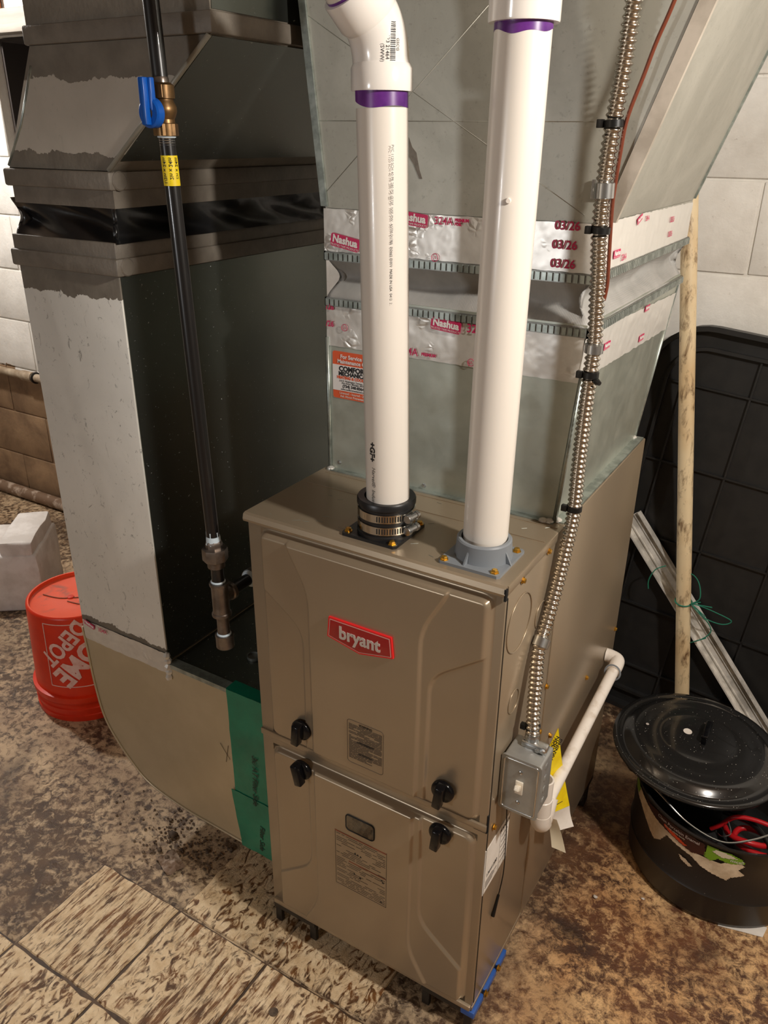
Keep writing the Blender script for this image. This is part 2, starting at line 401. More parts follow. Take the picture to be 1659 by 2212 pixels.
def text_mesh(s, size, bold=0.0, align='CENTER', shear=0.0):
    c = bpy.data.curves.new('t', 'FONT'); c.body = s; c.size = size; c.offset = bold; c.align_x = align; c.align_y = 'CENTER'; c.shear = shear
    c.resolution_u = 3
    o = bpy.data.objects.new('t', c); COL.objects.link(o)
    me = bpy.data.meshes.new_from_object(o.evaluated_get(bpy.context.evaluated_depsgraph_get()))
    V = [v.co.copy() for v in me.vertices]; F = [tuple(p.vertices) for p in me.polygons]
    bpy.data.objects.remove(o); bpy.data.curves.remove(c); bpy.data.meshes.remove(me)
    return V, F
def text(name, s, size, fn, m, parent=None, bold=0.0, align='CENTER', shear=0.0, sx=1.0, thick=0.0):
    V, F = text_mesh(s, size, bold, align, shear)
    if not V: return None
    W = [fn(v.x * sx, v.y, 0.0) for v in V]; FF = list(F)
    if thick:
        n = len(W); W += [fn(v.x * sx, v.y, thick) for v in V]; FF += [tuple(i + n for i in f) for f in F]
        cnt = {}
        for f in F:
            for a, b in zip(f, f[1:] + f[:1]): cnt[(a, b)] = cnt.get((a, b), 0) + 1
        FF += [(a, b, b + n, a + n) for (a, b) in cnt if (b, a) not in cnt]
    return mk(name, W, FF, m, parent)
def plane_fn(o, u, v, n):
    o = Vector(o); u = Vector(u).normalized(); v = Vector(v).normalized(); n = Vector(n).normalized()
    return lambda x, y, z: o + u * x + v * y + n * z
def rot_fn(fn, a):
    c, s = math.cos(a), math.sin(a); return lambda x, y, z: fn(x * c - y * s, x * s + y * c, z)
def cyl_fn(cx, cy, z0, r, a0, vert=False, up=1):
    """flat (x,y) onto a vertical cylinder; vert: text runs downward along the pipe"""
    def f(x, y, z):
        if vert: s, h = y, -x * up
        else: s, h = x, y
        a = a0 + s / r; return Vector((cx + (r + z) * math.cos(a), cy + (r + z) * math.sin(a), z0 + h))
    return f
def rr_poly(x0, x1, z0, z1, r, n=5):
    P = []
    for cx, cz, a in ((x1 - r, z1 - r, 0), (x0 + r, z1 - r, 90), (x0 + r, z0 + r, 180), (x1 - r, z0 + r, 270)):
        for k in range(n + 1):
            t_ = math.radians(a + 90 * k / n); P.append((cx + r * math.cos(t_), cz + r * math.sin(t_)))
    return P
def screw_geo(p, n, r=0.0042):
    return lathe_geo([(r * 1.45, 0), (r * 1.45, r * .25), (r, r * .3), (r, r * 1.0), (r * .8, r * 1.15), (0.0, r * 1.15)], p, n, 6)
def screw(p, n, parent, r=0.0042, m='brass_screw'):
    V, F = screw_geo(p, n, r); return mk('screw', V, F, m, parent, False)

# ------------------------------------------------------------------ the room
ZF = -0.06; YW = 1.160; ZC = 2.12
def struct(o): o['kind'] = 'structure'; return o
floor = struct(box('floor', -3.4, 2.6, -3.2, 1.5, ZF - 0.12, ZF, 'floor'))
ceiling = struct(box('ceiling', -3.4, 2.6, -3.2, 1.5, ZC, ZC + 0.1, 'ceiling'))
OX0, OX1, OZ0, OZ1 = -2.06, -1.45, 1.30, 1.74     # opening high in the back wall, behind the return duct
wall = struct(boxes('wall_back', [(-3.4, OX0, YW + .008, YW + .3, ZF, ZC), (OX1, 2.6, YW + .008, YW + .3, ZF, ZC),
                                  (OX0, OX1, YW + .008, YW + .3, ZF, OZ0), (OX0, OX1, YW + .008, YW + .3, OZ1, ZC),
                                  (OX0 - .02, OX1 + .02, YW + .3, YW + .34, OZ0 - .02, OZ1 + .02)], 'mortar'))
struct(box('wall_left', -3.5, -3.4, -3.2, 1.5, ZF, ZC, 'room'))
struct(box('wall_right', 2.6, 2.7, -3.2, 1.5, ZF, ZC, 'room'))
struct(box('wall_front', -3.4, 2.6, -3.3, -3.2, ZF, ZC, 'room'))
# dark sheets that put the opening's inner shade into colour
boxes('recess_shade', [(OX0 + .001, OX0 + .012, YW + .045, YW + .29, OZ0, OZ1), (OX0 + .03, OX1, YW + .285, YW + .299, OZ0, OZ1), (OX1 - .012, OX1 - .002, YW + .02, YW + .29, OZ0, OZ1),
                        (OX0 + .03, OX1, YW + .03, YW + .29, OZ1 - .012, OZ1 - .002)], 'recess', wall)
# concrete blocks
BW, BH, J = 0.4064, 0.2032, 0.006
def block_mesh(w, h, seed):
    bm = bmesh.new(); bm_box(bm, -w / 2, w / 2, -0.012, 0.012, 0, h, 0.003, 2)
    for v in bm.verts: v.co += Vector(mnoise.noise_vector(v.co * 9 + Vector((seed, 0, 0)))) * 0.0018
    me = bpy.data.meshes.new('block'); bm.to_mesh(me); bm.free(); me.materials.append(M['wall'])
    for p in me.polygons: p.use_smooth = True
    return me
BM = [block_mesh(BW - J, BH - J, s * 3.7) for s in range(4)]
HALF = {}
row = 0; z0 = 1.362 - BH * 7
while z0 < ZC - 0.05:
    off = (BW / 2 if row % 2 else 0.0) + 0.5218 - BW * 10
    for k in range(0, 16):
        x0 = off + k * BW; x1 = x0 + BW
        if x1 < -3.3 or x0 > 2.2: continue
        h0 = max(z0, ZF + 0.002); h1 = min(z0 + BH - J, ZC - .01)
        if h1 - h0 < 0.03: continue
        pieces = [(x0 + J / 2, x1 - J / 2)]
        if h1 > OZ0 + .02 and h0 < OZ1 - .02:
            pieces = [(a, min(b, OX0)) for a, b in pieces if a < OX0 - .03] + [(max(a, OX1), b) for a, b in pieces if b > OX1 + .03]
        for a, b in pieces:
            if abs((b - a) - (BW - J)) < 1e-6 and abs((h1 - h0) - (BH - J)) < 1e-6: me = BM[(row * 3 + k) % 4]
            else:
                key = (round(b - a, 4), round(h1 - h0, 4))
                if key not in HALF: HALF[key] = block_mesh(b - a, h1 - h0, 2.2)
                me = HALF[key]
            o = bpy.data.objects.new('block', me); COL.objects.link(o); o.parent = wall
            o.location = Vector(((a + b) / 2, YW + 0.0155, h0)) - ORG[wall.name]
    z0 += BH; row += 1
# painted ledger beam, clay block and plaster patch above the opening
tag(box('ledger_beam', -2.75, -1.35, YW - 0.055, YW - 0.001, 1.742, 1.812, 'beam', None, 0.004), 'grey painted horizontal beam high on the wall beside the return duct', 'beam')
tag(box('clay_block', -2.30, -1.955, YW - 0.035, YW - 0.001, 1.814, 1.90, 'clay', None, 0.004), 'orange clay block sitting on the painted beam at top left', 'block')

# floor tiles left beside and in front of the furnace
def tile_mesh(w, d, seed):
    rnd = random.Random(seed); n = 9; P = []
    for (ax, ay, bx, by) in ((0, 0, 1, 0), (1, 0, 1, 1), (1, 1, 0, 1), (0, 1, 0, 0)):
        for k in range(n):
            s = k / n; px = ax + (bx - ax) * s; py = ay + (by - ay) * s
            j = 0.0035 * mnoise.noise(Vector((px * 5 + seed, py * 5, seed))) + rnd.uniform(-.001, .001)
            P.append(((px - .5) * w + (j if ax == bx else 0), (py - .5) * d + (j if ay == by else 0)))
    m = len(P); V = [(x, y, 0) for x, y in P] + [(x * .985, y * .985, .0035) for x, y in P]
    F = [tuple(range(m, 2 * m))] + [(i, (i + 1) % m, m + (i + 1) % m, m + i) for i in range(m)]
    me = bpy.data.meshes.new('tile'); me.from_pydata(V, [], F); me.materials.append(M['tile']); me.update(); return me
M['tile_bed'] = mat('tile_bed_dirt', S((60, 44, 32)), 0.6, 0, S((92, 70, 50)), 30, bump=0.3)
boxes('tile_bed', [(-.4187, .279, -.3190, -.088, ZF, ZF + .0009), (-.651, .511, -.86, -.3190, ZF, ZF + .0009)], 'tile_bed', floor)
TM = [tile_mesh(0.2265, 0.2265, s) for s in (1, 5, 9)]
TP = 0.2326
for i, j in [(-2, -3), (-2, -2), (-1, -3), (-1, -2), (-1, -1), (0, -3), (0, -2), (0, -1), (1, -3), (1, -2), (1, -1), (2, -3), (2, -2), (0, 0), (1, 0), (-2, -4), (-1, -4), (0, -4), (1, -4), (2, -4), (3, -3), (3, -4)]:
    o = bpy.data.objects.new('tile', TM[(i * 2 + j * 5) % 3]); COL.objects.link(o); o.parent = floor
    o.location = Vector((0.0465 + (i - .5 + 0) * TP + .0 + (0), -0.087 + (j + .5) * TP, ZF + .0008)) - ORG[floor.name]

# painted pipe along the left wall, rusty pipe at the wall's foot
wp = thing('wall_pipe', (-2.6, YW - .03, .50), 'painted metal pipe running along the white block wall at left', 'pipe')
tube('pipe', [(-3.38, YW - .027, .531), (-1.0, YW - .027, .531)], 0.0165, 'galv_pipe', wp)
tube('coupling', [(-2.17, YW - .027, .531), (-2.105, YW - .027, .531)], 0.021, 'galv_pipe', wp)
lathe('hanger_ring', [(.020, -.003), (.024, -.003), (.024, .003), (.020, .003)], 'tie', wp, (-2.09, YW - .027, .531), (1, 0, 0), 20)
tag(tube('floor_pipe', [(-3.38, YW - .028, ZF + .027), (-.7, YW - .028, ZF + .027)], .026, 'base_pipe'), 'rusty brown pipe lying on the floor against the left wall', 'pipe')

# ------------------------------------------------------------------ furnace
W, D, H = 0.451, 0.706, 0.889
fu = thing('gas_furnace', (W / 2, D / 2, ZF), 'taupe enamelled gas furnace with red bryant badge and four black knobs', 'furnace')
box('front_casing', 0.0, W, 0.0, 0.2260, 0.012, H - .002, 'paint', fu, 0.002)
box('rear_casing', 0.0, W + .001, 0.2290, D, 0.010, H - .001, 'paint', fu, 0.002)
box('casing_core', 0.004, W - .003, 0.010, D - .004, 0.012, H - .006, 'gap', fu)
# top cap with rolled lip
P_ = [(-.004, H - .016), (-.004, H - .003), (-.001, H + .001), (W + .000, H + .001), (W + .003, H - .002), (W + .003, H - .016)]
prism('top_cap', [(-.0065, H - .013), (-.0075, H - .009), (-.0055, H - .001), (-.001, H + .0012), (.226, H + .0012), (.226, H - .003), (.0, H - .003), (.0, H - .013)],
      lambda y, z, x: (x, y, z), -.004, W + .0005, 'paint', fu)
box('side_lip', W - .001, W + .0022, 0.002, 0.2255, H - .014, H + .0008, 'paint', fu, .0008)
boxes('corner_notch', [(W - .0006, W + .0026, -.0072, -.0012, H - .019, H - .001)], 'gap', fu)
boxes('top_crease', [(0.01, W - .004, .150, .1525, H + .001, H + .0022), (0.01, W - .004, .205, .2075, H + .001, H + .0022)], 'paint', fu)
# doors as pressed panels: height steps between regions
def sdpoly(P, X, Z):
    d = np.full(X.shape, 1e9); ins = np.zeros(X.shape, bool); n = len(P)
    for i in range(n):
        ax, az = P[i]; bx, bz = P[(i + 1) % n]; ex, ez = bx - ax, bz - az
        wx, wz = X - ax, Z - az; s = np.clip((wx * ex + wz * ez) / (ex * ex + ez * ez), 0, 1)
        d = np.minimum(d, np.hypot(wx - s * ex, wz - s * ez))
        c = ((az <= Z) != (bz <= Z)) & (X < ax + (Z - az) / ((bz - az) if bz != az else 1e-9) * ex); ins ^= c
    return np.where(ins, d, -d)
def sst(a, b, v):
    q = np.clip((v - a) / (b - a), 0, 1); return q * q * (3 - 2 * q)
def round_poly(P, r, n=4):
    out = []; m = len(P)
    for i in range(m):
        p = Vector((*P[i], 0)); a = Vector((*P[i - 1], 0)); b = Vector((*P[(i + 1) % m], 0))
        da = (a - p); db = (b - p); q = min(r, da.length * .45, db.length * .45)
        s = p + da.normalized() * q; e = p + db.normalized() * q
        for k in range(n + 1):
            t_ = k / n; v = s * (1 - t_) ** 2 + p * 2 * t_ * (1 - t_) + e * t_ * t_; out.append((v.x, v.y))
    return out
def door(name, x0, x1, z0, z1, regs, pan, parent):
    nx = int((x1 - x0) / .0019); nz = int((z1 - z0) / .0019)
    xs = np.linspace(x0, x1, nx + 1); zs = np.linspace(z0, z1, nz + 1); X, Z = np.meshgrid(xs, zs)
    h = pan * sst(0.0, 0.008, sdpoly(round_poly(rr_poly(x0 + .001, x1 - .001, z0 + .001, z1 - .001, .018), .001), X, Z))
    for P, st, wd in regs: h = h + st * sst(-wd / 2, wd / 2, sdpoly(round_poly(P, .03), X, Z)) * sst(0.004, 0.012, np.minimum.reduce([X - x0, x1 - X, Z - z0, z1 - Z]))
    V = [(X[j, i], -h[j, i], Z[j, i]) for j in range(nz + 1) for i in range(nx + 1)]
    F = [(j * (nx + 1) + i, j * (nx + 1) + i + 1, (j + 1) * (nx + 1) + i + 1, (j + 1) * (nx + 1) + i) for j in range(nz) for i in range(nx)]
    return mk(name, V, F, 'paint', parent, True)
up_A = [(.127, .40), (.3295, .40), (.3305, .7865), (.3725, .862), (.3725, .90), (.0845, .90), (.0845, .862), (.1265, .7865)]
up_B = [(.109, .40), (.3440, .40), (.3462, .708), (.46, .792), (.46, .90), (-.005, .90), (-.005, .792), (.1110, .708)]
ud = door('upper_door', .026, .4375, .4555, .8705, [(up_A, .0045, .0042), (up_B, .0045, .0042)], .009, fu)
lo_A = [(.1265, .50), (.3260, .50), (.3245, .098), (.372, .012), (.372, -.02), (.085, -.02), (.085, .012), (.1265, .098)]
lo_B = [(.111, .50), (.3390, .50), (.3420, .180), (.46, .084), (.46, -.02), (-.005, -.02), (-.005, .084), (.111, .180)]
ld = door('lower_door', .024, .4365, .018, .428, [(lo_A, .0045, .0042), (lo_B, .0045, .0042)], .009, fu)
boxes('door_seam', [(-.0006, W + .0006, -.0012, .004, .4400, .4420)], 'gap', fu)
box('door_rail', .0, W, -.004, .001, .4425, .4550, 'paint', fu, .001)
box('bottom_rail', .004, W - .002, -.006, .02, .004, .0165, 'paint', fu, .002)
boxes('edge_seam', [(W - .0002, W + .0012, .0045, .0062, .02, H - .02)], 'paint_dark', fu)
boxes('seam_notch', [(W - .022, W + .0012, -.0016, .006, .4395, .4425), (W - .001, W + .002, .0, .0035, .44, .475)], 'gap', fu)
# knobs
def knob(x, z, ang):
    V1 = lathe_geo([(.0195, 0), (.0195, .004), (.0185, .0065), (.0150, .0085), (0, .0085)], (x, -.0135, z), (0, -1, 0), 28)
    k = mk('knob', *V1, 'knob', fu, True, 40)
    bm = bmesh.new(); bm_box(bm, -.0075, .0075, -.0215, .0215, 0, .018, .0025, 2)
    for v in bm.verts:
        s = 1 - .45 * math.exp(-(v.co.y / .012) ** 2) * (1 if v.co.z < .02 else 1); v.co.x *= s
        v.co.z *= 1 - .12 * (v.co.y / .0215) ** 2
    m = Matrix.Translation((x, -.021, z)) @ Matrix.Rotation(ang, 4, 'Y') @ Matrix(((1, 0, 0, 0), (0, 0, -1, 0), (0, 1, 0, 0), (0, 0, 0, 1)))
    for v in bm.verts: v.co = m @ v.co
    g = mkbm('grip', bm, 'knob', k, True, 40)
for x, z, a in ((.1025, .5035, .10), (.1005, .4125, -.22), (.3785, .5035, .12), (.3775, .4125, .10)): knob(x, z, a)
# badge
BY = -.0180
bp = [(.1706, .7605), (.2838, .7605), (.2876, .7240), (.2273, .7110), (.1672, .7240)]
def inset(P, d):
    cx = sum(p[0] for p in P) / len(P); cz = sum(p[1] for p in P) / len(P); out = []
    for i in range(len(P)):
        p = Vector(P[i]); a = (Vector(P[i - 1]) - p).normalized(); b = (Vector(P[(i + 1) % len(P)]) - p).normalized(); bis = (a + b).normalized(); sn = abs(bis.x * a.y - bis.y * a.x)
        out.append(tuple(p + bis * d / max(sn, .3)))
    return out
bd = prism('badge', bp, XZ, BY, BY - .004, 'badge_edge', fu)
prism('badge_border', inset(bp, .0028), XZ, BY - .0038, BY - .0043, 'letter', bd)
prism('badge_face', inset(bp, .0038), XZ, BY - .0040, BY - .0046, 'badge_red', bd)
text('badge_lettering', 'bryant', .031, plane_fn((.2278, BY - .0047, .7385), (1, 0, 0), (0, 0, 1), (0, -1, 0)), 'letter', bd, bold=.0009, sx=.93, thick=.001)
# printed warning label on the upper door
LY = -.0183
lbl = mk('warning_label', *cat([tube_geo([(p[0], LY, p[1]) for p in rr_poly(.2005, .2700, .4835, .5730, .006)] + [(.2700, LY, .567)], .0004, 4)]), 'print_brown', fu)
rows = []; rnd = random.Random(3); zz = .5640
while zz > .493:
    x = .2035
    while x < .2665:
        wv_ = rnd.uniform(.004, .018); x2 = min(x + wv_, .2675)
        if not (x2 > .255 and zz < .5) and rnd.random() < .93: rows.append((x, x2, LY - .0002, LY + .0003, zz, zz + .00085))
        x = x2 + .0012
    zz -= .0026
boxes('label_lines', rows, 'print_brown', lbl)
for s, zz_, sz in (('WARNING', .5678, .0052), ('AVERTISSEMENT', .5310, .0046), ('ADVERTENCIA', .5075, .0042)):
    text('label_heading', s, sz, plane_fn((.236, LY - .0004, zz_), (1, 0, 0), (0, 0, 1), (0, -1, 0)), 'print_black', lbl, bold=.0002)
# sight glass and faded label on the lower door
sg = prism('sight_glass', rr_poly(.1955, .2535, .3260, .3615, .007), XZ, -.0170, -.0192, 'glass_dark', fu)
mk('glass_rim', *tube_geo([(p[0], -.0192, p[1]) for p in rr_poly(.1955, .2535, .3260, .3615, .007)] + [(.2535, -.0192, .3545)], .0011, 6), 'gap', sg)
fl = thing_l = boxes('faded_label', [(.1708, .1714, -.0185, -.0178, .178, .312), (.2786, .2792, -.0185, -.0178, .178, .312), (.1708, .2792, -.0185, -.0178, .178, .1785)], 'print_brown', fu)
rows = []; rust = [(.1710, .2790, -.0186, -.0178, .3085, .3112), (.200, .2780, -.0186, -.0178, .2470, .2488)]; zz = .3045
while zz > .182:
    x = .1735
    while x < .274:
        x2 = min(x + rnd.uniform(.006, .03), .2765)
        if rnd.random() < .62 and not (.205 < x < .235 and (.268 < zz < .28 or .215 < zz < .228)): rows.append((x, x2, -.0184, -.0178, zz, zz + .0007))
        x = x2 + .003
    zz -= .0042
boxes('label_lines', rows, 'print_brown', fl); [boxes('label_bar', [q], 'print_rust', fl) for q in rust]
for xx, zz_ in ((.2135, .2745), (.2190, .2735), (.2250, .2725), (.2115, .2225), (.2240, .2195), (.269, .2405), (.272, .2365), (.2685, .1865)):
    prism('label_symbol', [(xx - .0022, zz_ - .0016), (xx + .0022, zz_ - .0016), (xx, zz_ + .0022)], XZ, -.0186, -.0178, 'print_black', fl)
# right side: knockouts, screws, rating label, seam
def ring_x(name, y, z, r, m='paint'):
    pts = [(W + .0008, y + r * math.cos(a), z + r * math.sin(a)) for a in [2 * PI * k / 40 for k in range(40)]]
    pts.append(pts[0]); V, F = tube_geo(pts, .0011, 6, False); return mk(name, V, F, m, fu, True)
ring_x('knockout', .060, .800, .046); ring_x('knockout', .066, .655, .020); ring_x('knockout', .152, .765, .022)
for y, z in ((.055, .8736), (.157, .8745), (.2226, .806), (.2224, .582), (.4925, .430), (.6906, .4385), (.2117, .492), (.280, .433), (.027, .430), (.2126, .30)):
    screw((W + .0012, y, z), (1, 0, 0), fu)
rl = box('rating_label', W + .0002, W + .0012, .002, .100, .296, .397, 'paper', fu)
rows = []
for k in range(4): rows.append((W + .0011, W + .0015, .010, .040 + .008 * (k % 3), .305 + k * .0045, .3066 + k * .0045))
for k in range(6): rows.append((W + .0011, W + .0015, .068, .094, .31 + k * .012, .3112 + k * .012))
rows.append((W + .0011, W + .0015, .064, .0645, .297, .396))
boxes('label_lines', rows, 'print_brown', rl)
text('label_number', '13641280', .011, plane_fn((W + .0014, .034, .332), (0, 1, 0), (0, 0, 1), (1, 0, 0)), 'print_black', rl, bold=.0003)
text('label_heading', 'FURNACE', .009, plane_fn((W + .0014, .081, .386), (0, 1, 0), (0, 0, 1), (1, 0, 0)), 'print_black', rl, bold=.0003)
tube('label_cord', smooth_path([(W + .003, .070, .47), (W + .005, .076, .40), (W + .004, .086, .33), (W + .005, .085, .27), (W + .004, .072, .225), (W + .003, .062, .205)]), .0011, 'tie', fu, 6)
tube('cord_end', [(W + .004, .074, .228), (W + .0035, .056, .192)], [.0024, .0036], 'tie', fu, 8)
# feet and the blue shims under the right edge
for x0 in (.000, .348):
    boxes('foot', [(x0, x0 + .103, -.002, .09, -.014, .005), (x0, x0 + .016, .002, .012, ZF + .004, -.012), (x0 + .087, x0 + .103, .002, .012, ZF + .004, -.012),
                   (x0, x0 + .016, .075, .088, ZF + .004, -.012), (x0 + .087, x0 + .103, .075, .088, ZF + .004, -.012)], 'foot', fu, .002)
for x0 in (.000, .348): boxes('foot', [(x0, x0 + .103, D - .09, D, -.014, .010), (x0, x0 + .103, D - .06, D - .03, ZF + .004, -.012)], 'foot', fu)
box('base_flange', .0, W + .0006, .0, D, .003, .0125, 'paint', fu, .001)
rs_ = random.Random(5); sc_ = []
for k in range(26):
    x_, y_ = rs_.uniform(.03, .43), rs_.choice((rs_.uniform(.012, .05), rs_.uniform(.11, .20))); a_ = rs_.uniform(-.4, .9); l_ = rs_.uniform(.004, .014)
    sc_.append(tube_geo([(x_, y_, H + .0014), (x_ + l_ * math.cos(a_), y_ + l_ * math.sin(a_), H + .0014)], .00035, 4))
tag(mk('scratch_marks', *cat(sc_), 'galv_edge', fu), kind='stuff')
for y0, y1 in ((-.004, .040), (.048, .098), (.106, .145)): box('blue_shim', W - .02, W + .0065, y0, y1, -.012, .003, 'blue_shim', fu, .001)
screw((W + .0065, .044, .002), (1, 0, 0), fu, .005); screw((W + .0065, .102, .003), (1, 0, 0), fu, .005)

# ------------------------------------------------------------------ vent and intake pipes on the furnace top
TZ = H + .0012
# black rubber coupling
cp = thing('rubber_coupling', (.228, .055, TZ), 'black rubber pipe coupling with two steel band clamps on the furnace top', 'pipe coupling')
def flange(parent, cx, cy, half, th, m, gus=False):
    P = [(cx + sx * half + dx, cy + sy * half + dy) for sx, sy, dx, dy in ((-1, -1, .004, 0), (1, -1, -.004, 0), (1, -1, 0, .004), (1, 1, 0, -.004), (1, 1, -.004, 0), (-1, 1, .004, 0), (-1, 1, 0, -.004), (-1, -1, 0, .004))]
    return prism('flange', P, lambda x, y, z: (x, y, z), TZ, TZ + th, m, parent)
flange(cp, .222, .0575, .0475, .005, 'rubber')
lathe('sleeve', [(.0445, 0), (.0445, .006), (.042, .008), (.042, .047), (.0445, .049), (.0445, .056), (.043, .0585), (.0335, .0585), (.0335, .0)], 'rubber', cp, (.228, .055, TZ + .004), seg=48)
for z in (.0105, .0300):
    c = lathe('clamp', [(.0428, 0), (.0438, .0005), (.0438, .0130), (.0428, .0135), (.0425, .0135), (.0425, 0)], 'steel', cp, (.228, .055, TZ + .004 + z), seg=56)
    slots = []
    for k in range(13):
        a = math.radians(-78 + k * 5.2); ca, sa = math.cos(a), math.sin(a); p = Vector((.228 + .0441 * ca, .055 + .0441 * sa, TZ + .004 + z + .0068))
        m = Matrix.Translation(p) @ Matrix.Rotation(a, 4, 'Z'); bm = bmesh.new(); bm_box(bm, -.0003, .0003, -.0008, .0008, -.0042, .0042, 0, 1, m)
        slots.append(([v.co.copy() for v in bm.verts], [[v.index for v in f.verts] for f in bm.faces])); bm.free()
    mk('clamp_slots', *cat(slots), 'gap', c)
    a = math.radians(-8); d = Vector((math.cos(a), math.sin(a), 0)); tn = Vector((-d.y, d.x, 0)); q = Vector((.228, .055, TZ + .004 + z + .0068)) + d * .0495
    V, F = lathe_geo([(.0062, 0), (.0068, .002), (.0068, .006), (.0058, .007), (.0050, .008), (.0050, .020), (.0062, .021), (.0062, .026), (0, .026)], q - tn * .014, tn, 16)
    mk('clamp_screw', V, F, 'zinc', c, True, 30)
for x, y in ((.182, .020), (.261, .0165), (.263, .0975), (.180, .0975)): screw((x, y, TZ + .005), (0, 0, 1), cp, .0046)
# grey intake flange
gf = thing('intake_flange', (.388, .06, TZ), 'grey plastic flange adapter screwed to the furnace top under the right white pipe', 'pipe flange')
flange(gf, .387, .0575, .0475, .0045, 'plastic_grey')
lathe('collar', [(.0420, 0), (.0405, .012), (.0395, .026), (.0375, .028), (.0335, .028), (.0335, .0)], 'plastic_grey', gf, (.387, .063, TZ + .004), seg=48)
for a in (-100, -15, 75, 165):
    ca, sa = math.cos(math.radians(a)), math.sin(math.radians(a)); tn = Vector((-sa, ca, 0)) * .0012; V = []
    for s in (-1, 1):
        for r, z in ((.039, .004), (.0505, .004), (.0395, .022)): V.append(Vector((.387 + r * ca, .063 + r * sa, TZ + z)) + tn * s)
    mk('gusset', V, [(0, 1, 2), (3, 5, 4), (0, 3, 4, 1), (1, 4, 5, 2), (2, 5, 3, 0)], 'plastic_grey', gf)
for x, y in ((.347, .0165), (.424, .0185), (.4255, .094), (.345, .098)): screw((x, y, TZ + .0045), (0, 0, 1), gf, .0046)
# left pipe with 45 degree elbow
PL = lambda z: Vector((.2325 - (z - .936) * .0285, .052, z))
lp = thing('vent_pipe', (.230, .052, TZ), 'white plastic vent pipe rising from the black rubber coupling', 'pipe')
tube('pipe', [PL(TZ + .012), PL(1.2), PL(1.47)], .0322, 'pvc', lp, 48)
n = 48; zt = 1.492; V = []; F = []
for j, zz in enumerate((1.0, 0.0)):
    for k in range(n + 1):
        a = 2 * PI * k / n; p = PL(zt if j == 0 else 1.4745 - .004 * math.sin(a * 1 + 2.2) - .002 * math.sin(3 * a)); V.append(p + Vector((math.cos(a), math.sin(a), 0)) * .0326)
F = [(k, k + 1, n + 2 + k, n + 1 + k) for k in range(n)]
mk('primer_ring', V, F, 'purple', lp, True)
text('pipe_print_mark', '+GF+', .0125, cyl_fn(PL(1.03).x, .052, 1.031, .0324, math.radians(-101), True), 'print_black', lp, bold=.0006)
text('pipe_print', 'Harvel\u00ae  Industrial PLUS', .0088, cyl_fn(PL(.98).x, .052, 1.008, .0324, math.radians(-99), True), 'print_black', lp, align='LEFT', shear=.2)
text('pipe_print_fine', 'PVC 1120 SCH 40 PR 280 PSI @73F  NSF-PW  ASTM D1785  D2665 DWV  MADE IN USA  0412  21:06', .0046, cyl_fn(PL(1.25).x, .052, 1.43, .0324, math.radians(-45), True), 'print_black', lp, align='LEFT')
el = thing('pipe_elbow', tuple(PL(1.485)), 'white plastic 45 degree elbow with printed barcode on the left vent pipe', 'pipe elbow')
lathe('socket', [(.0330, 0), (.0372, .0), (.0376, .0015), (.0376, .0245), (.0348, .0300)], 'pvc_fit', el, tuple(PL(1.4885)), seg=48)
ED = Vector((-.27, -.62, .72)).normalized(); EB = PL(1.549)
ep = []; p0 = PL(1.512); p2 = EB + ED * .026
for k in range(15):
    s = k / 14; ep.append(p0 * (1 - s) ** 2 + EB * 2 * s * (1 - s) + p2 * s * s)
tube('bend', ep, .0345, 'pvc_fit', el, 48)
lathe('socket', [(.0345, -.004), (.0376, .003), (.0376, .034), (.0372, .0355), (.0330, .0355)], 'pvc_fit', el, tuple(p2), tuple(ED), 48)
bars = []; rnd = random.Random(11); h = 0
ec = cyl_fn(PL(1.54).x - .0005, .0515, 1.536, .0352, math.radians(-40), True)
def barquad(x0, x1, y0, y1): return [ec(x0, y0, .0006), ec(x1, y0, .0006), ec(x1, y1, .0006), ec(x0, y1, .0006)]
x = -.0225; bv = []; bf = []
while x < .0225:
    w = rnd.choice((.0006, .0009, .0013)); bf.append(tuple(range(len(bv), len(bv) + 4))); bv += barquad(x, x + w, .0005, .0068); x += w + rnd.choice((.0006, .0008, .0011))
mk('barcode', bv, bf, 'print_black', el)
ec2 = lambda o: (lambda x, y, z: ec(x, y + o, z + .0006))
text('elbow_print', '0 20623 21464 2', .0060, ec2(-.0030), 'print_black', el); text('elbow_print', '45 ELL (SWW)', .0060, ec2(-.0092), 'print_black', el); text('elbow_print', 'GSCG', .0050, ec2(.0100), 'print_black', el)
up = thing('upper_vent_pipe', tuple(p2 + ED * .03), 'white plastic pipe slanting up out of the elbow at the top', 'pipe')
tube('pipe', [p2 + ED * .012, p2 + ED * .55], .0322, 'pvc', up, 40)
tube('primer_ring', [p2 + ED * .030, p2 + ED * .0385], .0326, 'purple', up, 40, False)
